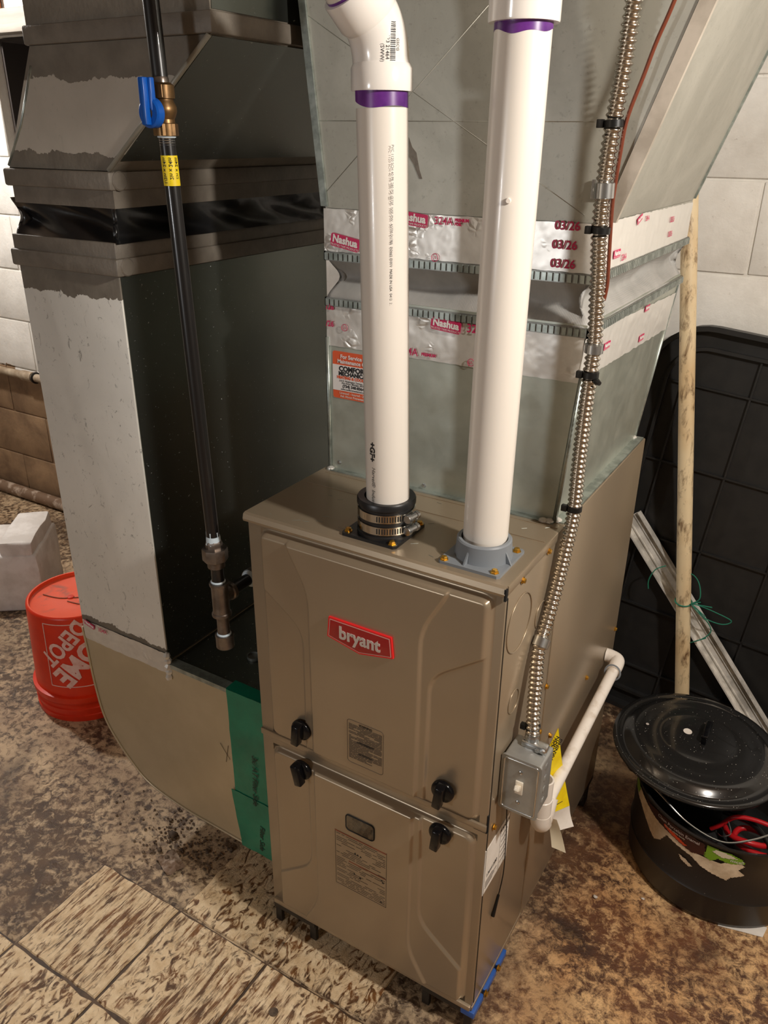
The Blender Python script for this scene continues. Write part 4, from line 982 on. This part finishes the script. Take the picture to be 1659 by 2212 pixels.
for (p, ax, r) in (((.4622, .202, 1.4555), (-.05, 0, 1), .0128), ((.4612, .2035, 1.330), (.05, 0, 1), .0128), ((.4700, .204, 1.138), (0, 0, 1), .0120), ((.4700, .2030, .932), (0, 0, 1), .0118), ((.4800, .0860, .604), (.2, -.3, 1), .0118)):
    c = lathe('cable_tie', [(r - .0016, -.0045), (r, -.004), (r, .004), (r - .0016, .0045)], 'tie', co, p, ax, 20)
    box('tie_head', p[0] - r - .006, p[0] - r + .003, p[1] - .010, p[1] - .002, p[2] - .005, p[2] + .005, 'tie', c, .001)
lathe('tie_head_knot', [(.004, 0), (.005, .004), (.003, .010), (0, .010)], 'tie', co, (.4790, .199, 1.132), (.8, -.4, -.2), 8)
tag(tube('thermostat_wire', smooth_path([(.60, .20, 1.90), (.545, .205, 1.68), (.515, .208, 1.584), (.500, .210, 1.543), (.4905, .210, 1.510), (.4770, .208, 1.462), (.4735, .208, 1.423), (.4715, .209, 1.384), (.4710, .210, 1.356), (.4745, .211, 1.293), (.4765, .211, 1.262), (.4745, .211, 1.240)], 8), .0026, 'wire_brown', None, 8),
    'brown thermostat wire running beside the corrugated conduit', 'wire')

# ------------------------------------------------------------------ switch box
sb = thing('switch_box', (.485, .06, .472), 'grey steel switch box with white toggle on the furnace side', 'switch box')
SX0, SX1, SY0, SZ0, SZ1 = .4545, .5160, .0350, .4720, .5760
box('box_body', SX0, SX1, SY0 + .002, .092, SZ0, SZ1, 'box', sb, .004, 3)
prism('cover_plate', rr_poly(SX0 - .002, SX1 + .002, SZ0 - .002, SZ1 + .002, .006), XZ, SY0 + .003, SY0 - .001, 'box', sb)
V, F = tube_geo([(p[0], SY0 - .0005, p[1]) for p in rr_poly(SX0 + .003, SX1 - .003, SZ0 + .003, SZ1 - .003, .005)] + [(SX1 - .003, SY0 - .0005, SZ1 - .008)], .0018, 8, False); mk('plate_rim', V, F, 'zinc', sb, True)
cxs = (SX0 + SX1) / 2; czs = (SZ0 + SZ1) / 2
tg = boxes('toggle_frame', [(cxs - .0062, cxs + .0062, SY0 - .003, SY0, czs - .0125, czs + .0125)], 'ivory', sb, .0008)
bm = bmesh.new(); bm_box(bm, -.0040, .0040, -.012, .004, -.0042, .0042, .0012, 2, Matrix.Translation((cxs, SY0 - .003, czs + .001)) @ Matrix.Rotation(-.55, 4, 'X')); mkbm('toggle_lever', bm, 'ivory', tg, True, 35)
for z in (czs + .030, czs - .030): lathe('cover_screw', [(.0036, 0), (.0036, .0012), (.0026, .002), (.0010, .0022), (.0008, .0008), (0, .0008)], 'zinc', sb, (cxs, SY0 - .001, z), (0, -1, 0), 14)
lathe('conduit_connector', [(.0130, 0), (.0130, .004), (.0115, .006), (.0115, .016), (.0105, .020)], 'zinc', sb, (.4830, .0790, SZ1), (0, 0, 1), 18)
boxes('connector_clamp', [(.470, .512, .066, .082, SZ1 - .001, SZ1 + .011)], 'zinc', sb, .003)
screw((.506, .066, SZ1 + .006), (.4, -1, .1), sb, .0042, 'zinc'); screw((.498, .066, SZ1 + .004), (.2, -1, .1), sb, .0036, 'zinc')
for k in range(4): lathe('knockout', [(.0062, 0), (.0062, .0006), (.0055, .0009), (0, .0009)], 'box', sb, (SX1, .062, SZ0 + .018 + .023 * k), (1, 0, 0), 16)

# ------------------------------------------------------------------ condensate drain
dr = thing('condensate_drain', (.488, .40, .30), 'small white plastic condensate drain pipe with trap cup along the furnace side', 'drain pipe')
tube('drain_pipe', [(.4835, .205, .350), (.4830, .600, .396)], .0120, 'pvc_small', dr, 24)
tube('end_elbow', smooth_path([(.4830, .590, .395), (.4830, .618, .3975), (.4790, .634, .3985), (.4620, .640, .399), (.4525, .640, .399)], 6), .0150, 'pvc_small', dr, 24)
tube('tie_wire', [(.4830 + .0165 * math.cos(a), .588 + .004 * math.sin(a), .3945 + .0165 * math.sin(a)) for a in [2 * PI * k / 24 for k in range(25)]], .0020, 'plastic_grey', dr, 8)
cup = lathe('trap_cup', [(.0130, .0), (.0172, .0), (.0172, .040), (.0160, .0410), (.0160, .0840), (.0148, .0845), (.0130, .0840), (.0130, .006), (0, .006)], 'pvc_small', dr, (.4840, .174, .3440), seg=32)
tube('trap_bend', smooth_path([(.4840, .174, .350), (.4840, .175, .330), (.4840, .186, .318), (.4840, .198, .324), (.4838, .206, .340), (.4835, .216, .352)], 6), [.0178] * 14 + [.0165] * 17, 'pvc_small', dr, 24)
# folded yellow and white instruction sheet tucked behind the drain
sh = thing('warning_sheet', (.487, .28, .10), 'curled yellow and white paper tag tucked behind the white drain pipe', 'paper tag')
def bent(name, a, b, c, d, bow, m, parent, n=12):
    a, b, c, d = map(Vector, (a, b, c, d)); nr_ = (b - a).cross(d - a).normalized(); V = []; F = []
    for j in range(n + 1):
        for i in range(n + 1):
            s, w = i / n, j / n; V.append((a * (1 - s) + b * s) * (1 - w) + (d * (1 - s) + c * s) * w + nr_ * bow * math.sin(PI * w) * (1 - .4 * s))
    for j in range(n):
        for i in range(n): q = j * (n + 1) + i; F.append((q, q + 1, q + n + 2, q + n + 1))
    m_ = len(V); V += [v - nr_ * .0006 for v in V]; F += [tuple(i + m_ for i in f) for f in F]
    return mk(name, V, F, m, parent, True)
T0 = Vector((.4605, .250, .492)); T1 = Vector((.4605, .195, .430)); B0 = Vector((.500, .292, .232)); B1 = Vector((.476, .232, .205))
ys = bent('yellow_panel', (.4574, .235, .413), (.4690, .270, .4650), (.5013, .300, .2684), (.4824, .245, .2857), .006, 'yellow', sh)
bent('white_panel', (.4823, .2448, .2852), (.5012, .2998, .2680), (.5149, .300, .2215), (.4913, .245, .2434), .004, 'paper', sh)
for k, s_ in enumerate(('CAUTION', 'WARNING')):
    text('tag_print', s_, .011, plane_fn((.4690 + .005 * k, .2490 + .001 * k, .432 - .006 * k), (.0116, .035, .052), (-.5, -.5, .5), (.8, -.6, .1)), 'print_black', ys, bold=.0004)
tube('tag_line', [(.4890, .2530, .3040), (.4945, .2700, .3010)], .0006, 'print_black', ys, 5)
pf = bent('paper_flap', (.486, .206, .312), (.504, .210, .312), (.531, .200, .254), (.505, .196, .258), .010, 'tan_paper', None)
tag(pf, 'loose tan paper strip hanging below the white drain trap', 'paper')

# ------------------------------------------------------------------ enamel pot with lid and red cables inside
PC = Vector((.757, .655, ZF)); PRAD = .193; PH = .222
pot = thing('canning_pot', tuple(PC), 'black speckled enamel canning pot with torn paper label on the floor', 'pot')
lathe('pot_body', [(0, .0015), (.176, .0015), (.186, .006), (.1900, .016), (.1915, .075), (.1945, .079), (.1915, .084), (.1935, PH - .004), (.1985, PH - .001), (.2000, PH + .002), (.1985, PH + .005), (.1940, PH + .004), (.1900, PH - .004), (.1880, .085), (.1870, .018), (.180, .008), (0, .007)], 'enamel2', pot, tuple(PC), seg=96, angle=60)
def patch(name, poly, r, m, parent, da=.7, dz=.0018):
    A = [p[0] for p in poly]; Z = [p[1] for p in poly]; P2 = poly
    as_ = np.arange(min(A), max(A), da); zs = np.arange(min(Z), max(Z), dz); X_, Z_ = np.meshgrid(as_, zs)
    Xs = X_ + da / 2; Zs = Z_ + dz / 2; ins = sdpoly([(p[0] * .0034, p[1]) for p in P2], Xs * .0034, Zs) > 0
    idx = {}; V = []; F = []
    def vid(j, i):
        k = (j, i)
        if k not in idx:
            a = math.radians(min(A) + i * da); idx[k] = len(V); V.append(PC + Vector((r * math.cos(a), r * math.sin(a), min(Z) + j * dz)))
        return idx[k]
    for j in range(ins.shape[0]):
        for i in range(ins.shape[1]):
            if ins[j, i]: F.append((vid(j, i), vid(j, i + 1), vid(j + 1, i + 1), vid(j + 1, i)))
    return mk(name, V, F, m, parent, True) if F else None
M['label_brown'] = mat('label_brown', S((58, 22, 16)), 0.4, 0, S((44, 18, 14)), 20); M['label_green'] = mat('label_green', S((112, 150, 34)), 0.45); M['label_red'] = mat('label_red', S((190, 62, 24)), 0.45)
M['label_torn'] = mat('label_torn', S((216, 196, 166)), 0.65, 0, S((190, 168, 138)), 40, bump=0.3, bscale=90)
z_ = lambda v: v - ZF
patch('label_torn_paper', [(-160, .196), (-150, .206), (-140, .200), (-128, .190), (-116, .186), (-100, .180), (-84, .180), (-76, .196), (-71, .186), (-74, .174), (-70, .162), (-77, .150), (-79, .140), (-88, .146), (-94, .152), (-101, .166), (-112, .172), (-118, .176), (-122, .150), (-127, .138), (-131, .146), (-137, .160), (-146, .176), (-156, .182)], PRAD + .0012, 'label_torn', pot)
patch('label_printed_brown', [(-140, .206), (-128, .214), (-110, .216), (-95, .214), (-93, .186), (-101, .176), (-112, .184), (-121, .190), (-133, .196)], PRAD + .0020, 'label_brown', pot)
patch('label_printed_green', [(-93, .214), (-80, .212), (-74, .205), (-71, .194), (-80, .186), (-86, .190), (-90, .178), (-94, .184)], PRAD + .0020, 'label_green', pot)
patch('label_printed_green', [(-162, .206), (-154, .212), (-150, .202), (-152, .186), (-158, .186)], PRAD + .0020, 'label_green', pot)
patch('label_printed_red', [(-121, .200), (-113, .196), (-104, .186), (-106, .182), (-114, .188), (-121, .194)], PRAD + .0026, 'label_red', pot)
patch('label_torn_paper', [(-88, .212), (-80, .210), (-76, .203), (-84, .197), (-90, .204)], PRAD + .0028, 'tan_paper', pot)
patch('label_scrap', [(-108, .152), (-103, .150), (-99, .140), (-101, .136), (-106, .142)], PRAD + .0012, 'label_torn', pot)
pfn = lambda a, z: cyl_fn(PC.x, PC.y, PC.z + z, PRAD + .0032, math.radians(a))
text('label_print', 'Clean Porcelain Enamel', .0105, pfn(-112, .2075), 'letter', pot); text('label_print', 'for the whole family', .0058, pfn(-113, .1990), 'tan_paper', pot); text('label_print', 'mical!', .0110, pfn(-76, .1965), 'paper', pot)
# bail handles and the black grip knob
a0 = math.radians(196); ec_ = PC + Vector((math.cos(a0) * .204, math.sin(a0) * .204, PH - .012))
lathe('grip_knob', [(.0, .0), (.012, .001), (.0155, .008), (.0140, .016), (.0115, .022), (.0070, .0235), (.0060, .026), (0, .026)], 'knob', pot, tuple(ec_ + Vector((0, 0, .004))), (-.1, -.05, 1), 20)
lathe('grip_rivet', [(.0050, 0), (.0045, .0015), (0, .002)], 'zinc', pot, tuple(ec_ + Vector((-.003, -.0015, .0300))), (-.1, -.05, 1), 10)
tube('bail_wire', smooth_path([ec_ + Vector((.0, 0, .002)), PC + Vector((-.130, -.120, PH + .010)), PC + Vector((-.060, -.150, PH - .012)), PC + Vector((.010, -.165, PH - .014)), PC + Vector((.060, -.150, PH + .004)), PC + Vector((.10, -.12, PH + .02))], 8), .0022, 'zinc', pot, 8)
LC = Vector((.670, .690, .200))
tilt = Vector((.02, -.02, 1)).normalized()
lid = thing('pot_lid', tuple(LC), 'black speckled enamel lid lying askew on the canning pot', 'lid')
lathe('lid_shell', [(0.1818, -.004), (0.1836, .0), (0.1818, .0035), (0.1710, .0045), (0.1620, .0030), (0.1566, .0060), (0.1485, .0160), (0.1350, .0200), (0.1242, .0195), (0.1116, .0215), (0.0864, .0240), (0.0810, .0232), (0.0756, .0250), (0.0360, .0275), (0, .0280)], 'enamel', lid, tuple(LC), tuple(tilt), 96, 80, 0.0, False)
lathe('lid_underside', [(0.1809, -.004), (0.1692, .0020), (0.1602, .0005), (0.1440, .0120), (0.1170, .0165), (.08, .021), (0, .0240)], 'enamel2', lid, tuple(LC), tuple(tilt), 64, 80, 0.0, False)
hp = LC + tilt * .0275 + Vector((.012, .010, 0))
lh = boxes('lid_handle', [(hp.x - .006, hp.x + .006, hp.y - .030, hp.y - .020, hp.z - .004, hp.z + .018), (hp.x - .006, hp.x + .006, hp.y + .020, hp.y + .030, hp.z - .004, hp.z + .018), (hp.x - .007, hp.x + .007, hp.y - .032, hp.y + .032, hp.z + .015, hp.z + .023)], 'knob', lid, .003)
lathe('lid_sticker', [(.0095, 0), (.0095, .0006), (0, .0006)], 'paper', lid, tuple(LC + tilt * .0278 + Vector((-.026, .004, .002))), tuple(tilt), 20)
lathe('lid_chip', [(.0035, 0), (.0035, .0005), (0, .0005)], 'letter', lid, tuple(LC + tilt * .0216 + Vector((-.110, -.018, .008))), tuple(tilt), 9)
# jumper cable in the pot
cz = PC.z + .120
DX, DY = -.035, .045
jc = thing('jumper_cable', (.86, .56, cz), 'red cable loops lying in the open pot under the lid', 'cable')
tube('red_loop', smooth_path([Vector(q_) + Vector((DX, DY, 0)) for q_ in [(.80, .575, cz + .012), (.815, .545, cz + .022), (.850, .535, cz + .030), (.885, .555, cz + .022), (.872, .590, cz + .018), (.835, .592, cz + .012), (.822, .566, cz + .008), (.84, .545, cz + .004), (.89, .540, cz + .008), (.92, .565, cz + .010)]], 10), .0062, 'red_cable', jc, 12)
tube('red_loop', smooth_path([Vector(q_) + Vector((DX, DY, 0)) for q_ in [(.775, .560, cz + .006), (.790, .560, cz + .024), (.815, .570, cz + .052), (.855, .575, cz + .060), (.905, .575, cz + .058)]], 10), .0050, 'red_cable', jc, 12)
tube('black_loop', smooth_path([Vector(q_) + Vector((DX, DY, 0)) for q_ in [(.70, .56, cz + .004), (.76, .52, cz + .010), (.84, .51, cz + .006), (.90, .53, cz + .018), (.86, .58, cz + .038), (.79, .60, cz + .030)]], 10), .0065, 'tie', jc, 12)
tube('bare_wire', smooth_path([Vector(q_) + Vector((DX, DY, 0)) for q_ in [(.79, .550, cz + .010), (.80, .530, cz + .024), (.815, .535, cz + .036), (.805, .552, cz + .05)]], 8), .0012, 'zinc', jc, 6)
bl = lathe('cloth_bundle', [(0, 0), (.15, 0), (.165, .02), (.150, .06), (.11, .085), (.05, .1), (0, .105)], 'tote', None, tuple(PC + Vector((0, 0, .0078))), seg=36)
for v in bl.data.vertices: v.co += Vector(mnoise.noise_vector(v.co * 22)) * .012 * (1 if v.co.z > .01 else 0)
tag(bl, 'dark crumpled cloth filling the bottom of the open pot', 'cloth')

# ------------------------------------------------------------------ tote lid, broom handle, aluminium channel, twine
tl = thing('tote_lid', (.70, 1.05, ZF), 'large black plastic storage tote lid leaning against the white wall', 'tote lid')
tm = Matrix.Translation((.665, 1.115, 1.030)) @ Matrix.Rotation(math.radians(-5.0), 4, 'X') @ Matrix.Rotation(math.radians(5.5), 4, 'Y')
TLW, TLH = .62, 1.055; ty = lambda x, z, y: tm @ Vector((x, y, z))
PO = rr_poly(-TLW / 2, TLW / 2, -TLH, 0, .14, 10)
prism('panel', PO, ty, 0, .010, 'tote', tl)
def inset_loop(d): return rr_poly(-TLW / 2 + d, TLW / 2 - d, -TLH + d, -d, max(.14 - d, .02), 10)
def rim(name, d0, d1, y0, y1):
    A = inset_loop(d0); B = inset_loop(d1); n_ = len(A); V = [ty(p[0], p[1], y0) for p in A] + [ty(p[0], p[1], y1) for p in A] + [ty(p[0], p[1], y1) for p in B] + [ty(p[0], p[1], y0) for p in B]
    F = []
    for k in range(n_):
        k2 = (k + 1) % n_
        for r_ in range(4): F.append((r_ * n_ + k, r_ * n_ + k2, ((r_ + 1) % 4) * n_ + k2, ((r_ + 1) % 4) * n_ + k))
    return mk(name, V, F, 'tote', tl, True, 30)
rim('outer_rim', 0, .012, -.026, .002); rim('inner_rim', .050, .058, -.014, .002)
def rib(x0, z0, x1, z1):
    if x0 == x1: q = [(x0 - .0022, z0), (x0 + .0022, z0), (x0 + .0022, z1), (x0 - .0022, z1)]
    else: q = [(x0, z0 - .0022), (x1, z0 - .0022), (x1, z0 + .0022), (x0, z0 + .0022)]
    prism('rib', q, ty, -.009, .002, 'tote', tl)
for x in (-.215, -.06, .10, .25): rib(x, -TLH + .06, x, -.058)
for z in (-.145, -.345, -.545, -.745, -.925): rib(-TLW / 2 + .055, z, TLW / 2 - .055, z)
bh = thing('broom_handle', (.61, .985, ZF), 'worn wooden broom handle leaning upright against the wall behind the pot', 'handle')
s0 = Vector((.5875, .985, .1026)); s1 = Vector((.3935, 1.035, 1.351)); sd = (s1 - s0).normalized()
sb0 = s0 + sd * ((ZF + .003 - s0.z) / sd.z)
pts = [sb0 + (s1 - sb0) * (k / 20) for k in range(25)]
tube('handle_shaft', pts, [.0178] * 25, 'wood', bh, 24)
ac = thing('aluminium_channel', (.58, .99, 0), 'silver aluminium channel bar leaning diagonally behind the broom handle', 'metal bar')
a = Vector((.372, 1.060, .555)); b = Vector((.845, 1.000, .005)); ad = (b - a).normalized(); wd = Vector((0, -1, 0)).cross(ad).normalized(); nd_ = ad.cross(wd).normalized()
if nd_.y > 0: nd_ = -nd_
def chan(name, w0, w1, d0, d1, m='alu'):
    V = [p + wd * w + nd_ * d for p in (a, b) for w, d in ((w0, d0), (w1, d0), (w1, d1), (w0, d1))]
    return mk(name, V, [(0, 1, 2, 3), (7, 6, 5, 4), (0, 4, 5, 1), (1, 5, 6, 2), (2, 6, 7, 3), (3, 7, 4, 0)], m, ac)
chan('web', -.026, .026, 0, .003); chan('flange', -.0275, -.024, 0, .017); chan('flange', .0235, .0275, 0, .017); chan('ridge', .008, .011, .002, .007); chan('ridge', -.013, -.010, .002, .006)
tw = thing('twine', (.58, .97, .26), 'green twine knotted round the broom handle with loose loops', 'twine')
hz_ = lambda z: s0 + sd * ((z - s0.z) / sd.z)
hk = hz_(.382)
tube('twine_wrap', [hk + Vector((.0200 * math.cos(t_), .0200 * math.sin(t_), .003 * math.sin(t_ * 1.0))) for t_ in [2 * PI * k / 28 for k in range(29)]], .0018, 'twine', tw, 6)
K0 = hk + Vector((.020, -.012, .006))
for P in ([K0, K0 + Vector((.020, -.006, .004)), K0 + Vector((.060, -.004, -.004)), K0 + Vector((.098, .004, -.020)), K0 + Vector((.080, .0, -.034)), K0 + Vector((.04, -.004, -.028)), K0 + Vector((.016, -.006, -.006))],
          [K0, K0 + Vector((.020, -.008, -.014)), K0 + Vector((.046, -.004, -.036)), K0 + Vector((.058, .0, -.062)), K0 + Vector((.044, .0, -.088)), K0 + Vector((.016, .002, -.112))],
          [K0, K0 + Vector((.018, -.004, .022)), K0 + Vector((.010, .004, .056)), K0 + Vector((-.008, .010, .074)), K0 + Vector((-.03, .02, .07))],
          [hk + Vector((-.055, -.008, .090)), hk + Vector((-.078, -.012, .074)), hk + Vector((-.090, -.010, .040)), hk + Vector((-.088, -.008, .014))], [K0 + Vector((.016, .002, -.112)), K0 + Vector((.03, .0, -.10)), K0 + Vector((.05, .0, -.085))]):
    tube('twine_loop', smooth_path(P, 8), .0014, 'twine', tw, 6)
for d in ((.012, -.004, .008), (.022, -.004, -.012), (.028, -.006, .006)): tube('twine_end', [K0, K0 + Vector(d), K0 + Vector(d) * 1.8], .0016, 'twine', tw, 6)

# ------------------------------------------------------------------ orange bucket, foam blocks, floor debris
BC = Vector((-.950, .340, ZF))
bk = thing('orange_bucket', tuple(BC), 'upturned orange plastic bucket with white printed logo behind the return boot', 'bucket')
lathe('bucket_shell', [(.1420, .001), (.1520, .0), (.1530, .003), (.1530, .018), (.1500, .020), (.1500, .034), (.1530, .036), (.1530, .040), (.1500, .042), (.1500, .056), (.1545, .060), (.1560, .064), (.1560, .080), (.1470, .082), (.1365, .322), (.1350, .328), (.1310, .3300)], 'orange', bk, tuple(BC), seg=72, angle=50, cap=False)
lathe('bucket_base', [(.1310, .330), (.1275, .3295), (.1265, .3200), (.1180, .3160), (.06, .3180), (0, .3190)], 'orange_top', bk, tuple(BC), seg=72, angle=50, cap=False)
lathe('base_gate', [(.010, 0), (.009, .004), (.004, .005), (0, .005)], 'orange', bk, tuple(BC + Vector((-.01, -.015, .3185))), seg=10)
mk('base_crack', *cat([tube_geo(smooth_path([BC + Vector(v) for v in pp], 5), .0016, 5) for pp in ([(-.09, -.045, .3185), (-.05, -.040, .3195), (-.02, -.028, .320), (.03, .01, .320), (.07, .03, .319)], [(.0, -.035, .320), (.03, -.03, .320), (.06, -.02, .319)])]), 'print_rust', bk)
for k in range(24):
    a_ = 2 * PI * k / 24; ca, sa = math.cos(a_), math.sin(a_)
bcr = lambda h: .1472 - (h - .082) * (.0105 / .24) + .0006
def bfn(a0_, h0):
    def f(x, y, z):
        h = h0 + y; r = bcr(h) + z; q = math.radians(a0_) + x / .145; return BC + Vector((r * math.cos(q), r * math.sin(q), h))
    return f
lf = bfn(-42, .212)
hw = .098
fr_ = []
for (x0, y0, x1, y1) in ((-hw, -hw, hw, -hw), (hw, -hw, hw, hw), (hw, hw, -hw, hw), (-hw, hw, -hw, -hw)):
    fr_.append(tube_geo([lf(x0 + (x1 - x0) * k / 20, y0 + (y1 - y0) * k / 20, .0) for k in range(21)], .0013, 5))
mk('logo_frame', *cat(fr_), 'bucket_print', bk)
def tri_text(name, s, size, fn, m, parent, bold, sx=1.0):
    V, F = text_mesh(s, size, bold); bm = bmesh.new(); vs_ = [bm.verts.new((v.x * sx, v.y, 0)) for v in V]
    for f in F:
        try: bm.faces.new([vs_[i] for i in f])
        except ValueError: pass
    bmesh.ops.triangulate(bm, faces=bm.faces)
    for _ in range(2):
        es = [e for e in bm.edges if e.calc_length() > .012]
        if es: bmesh.ops.subdivide_edges(bm, edges=es, cuts=1); bmesh.ops.triangulate(bm, faces=bm.faces)
    for v in bm.verts: v.co = fn(v.co.x, v.co.y, .0004)
    return mkbm(name, bm, m, parent)
lr = lambda dx, dy: (lambda x, y, z: rot_fn(lf, math.radians(225))(x + dx, y + dy, z))
tri_text('logo_lettering', 'THE', .034, lr(-.064, .056), 'bucket_print', bk, .0012)
tri_text('logo_lettering', 'HOME', .086, lr(.000, .006), 'bucket_print', bk, .003, .86)
tri_text('logo_lettering', 'DEPOT', .068, lr(.004, -.060), 'bucket_print', bk, .002, .78)

fm = thing('foam_block', (-1.62, .60, ZF), 'white polystyrene packing block with notched top beside the orange bucket', 'foam block')
fmm = Matrix.Translation((-1.645, .555, ZF)) @ Matrix.Rotation(math.radians(38), 4, 'Z')
def fbox(name, L, parent):
    bm = bmesh.new()
    for b_ in L: bm_box(bm, *b_, .008, 2)
    bmesh.ops.subdivide_edges(bm, edges=[e for e in bm.edges if e.calc_length() > .05], cuts=3, use_grid_fill=True)
    for v in bm.verts: v.co = fmm @ (v.co + Vector(mnoise.noise_vector(v.co * 14)) * .006)
    return mkbm(name, bm, 'foam', parent, True, 45)
fbox('foam_body', [(-.34, .165, -.13, .13, .001, .215)], fm)
fbox('foam_ridge', [(.045, .155, -.125, .125, .205, .262)], fm)
fbox('foam_ridge', [(-.30, -.06, -.125, .125, .205, .250)], fm)
fs = mk('foam_scrap', [(-1.26, .62, ZF), (-1.13, .58, ZF), (-1.10, .70, ZF), (-1.24, .73, ZF), (-1.25, .63, ZF + .05), (-1.14, .60, ZF + .035), (-1.12, .69, ZF + .04), (-1.23, .72, ZF + .055)], [(0, 1, 2, 3), (4, 5, 6, 7), (0, 1, 5, 4), (1, 2, 6, 5), (2, 3, 7, 6), (3, 0, 4, 7)], 'foam')
tag(fs, 'small broken scrap of white foam behind the orange bucket', 'foam scrap')
# scrap of wet paper and pebbles on the floor
wpz = sheet('paper_scrap', (-.325, -.020, ZF + .0035), (.055, -.022, 0), (.016, .040, 0), 16, 12, .009, 75, 'base_pipe', None, 0, .001); wpz.data.materials[0] = M['base_pipe']
tag(wpz, 'crumpled wet paper scrap on the floor tiles in front of the return boot', 'paper scrap')
pw = sheet('paper_sliver', (.800, .474, ZF + .001), (.085, .020, 0), (.005, .030, 0), 6, 4, .0006, 30, 'paper', None, 0, .0005); tag(pw, 'white paper sliver showing under the canning pot', 'paper scrap')
def pebble(x, y, s, m, label, seed, grp=None):
    bm = bmesh.new(); bmesh.ops.create_icosphere(bm, subdivisions=2, radius=1)
    for v in bm.verts:
        v.co += Vector(mnoise.noise_vector(v.co * 1.3 + Vector((seed, 0, 0)))) * .35; v.co = Vector((x + v.co.x * s, y + v.co.y * s * .8, ZF + .0018 + max(0, v.co.z + .75) * s * .55))
    o = mkbm('pebble', bm, m, None, True); tag(o, label, 'debris', grp); return o
pebble(-.345, .052, .012, 'pebble', 'dark chunk of debris at the lower edge of the return boot', 1)
pebble(.558, .406, .0055, 'pebble_light', 'small white crumb on the brown floor right of the furnace', 2)
pebble(.648, .456, .0038, 'pebble_light', 'tiny pale crumb on the floor close to the canning pot', 3)
rnd = random.Random(21)
for k in range(12):
    x = rnd.uniform(-.42, -.20); y = .03 + rnd.uniform(-.05, .10)
    pebble(x, y, rnd.uniform(.003, .0065), 'pebble', 'small dark crumb scattered on the floor below the return boot', 10 + k, 'dark crumbs below the return boot')
for k, (x, y) in enumerate(((.205, -.205), (.285, -.195), (.12, -.16))):
    o = lathe('washer_disc', [(.0, 0), (.0125 - .002 * k, 0), (.013 - .002 * k, .001), (.012 - .002 * k, .0022), (0, .0024)], 'pebble', None, (x, y, ZF + .0038), (0, 0, 1), 18); tag(o, ('round grey metal slug on the floor tiles before the furnace', 'flat dark disc on the tiles nearest the furnace right foot', 'small dark disc on the tiles below the furnace door')[k], 'debris')

# damp soil crumbs spilled along the boot's lower edge
bm = bmesh.new(); rnd = random.Random(4)
for k in range(360):
    x, y, r_ = rnd.gauss(-.30, .085), rnd.gauss(.055, .040), rnd.uniform(.0006, .0030)
    g_ = bmesh.ops.create_icosphere(bm, subdivisions=1, radius=r_)
    for v in g_['verts']: v.co = Vector((v.co.x * 1.4 + x, v.co.y * 1.2 + y, ZF + .0012 + max(v.co.z, -r_ * .5) * .6 + r_ * .3)) + Vector(mnoise.noise_vector(v.co * 900 + Vector((k, 0, 0)))) * r_ * .4
M['soil'] = mat('soil_dark', S((78, 62, 48)), 0.8, 0, S((116, 96, 76)), 160, 0.4, 0.65)
dpo = mkbm('soil_crumbs', bm, 'soil'); tag(dpo, 'dark damp soil crumbs spilled on the floor along the lower edge of the return boot', 'soil', None, 'stuff')
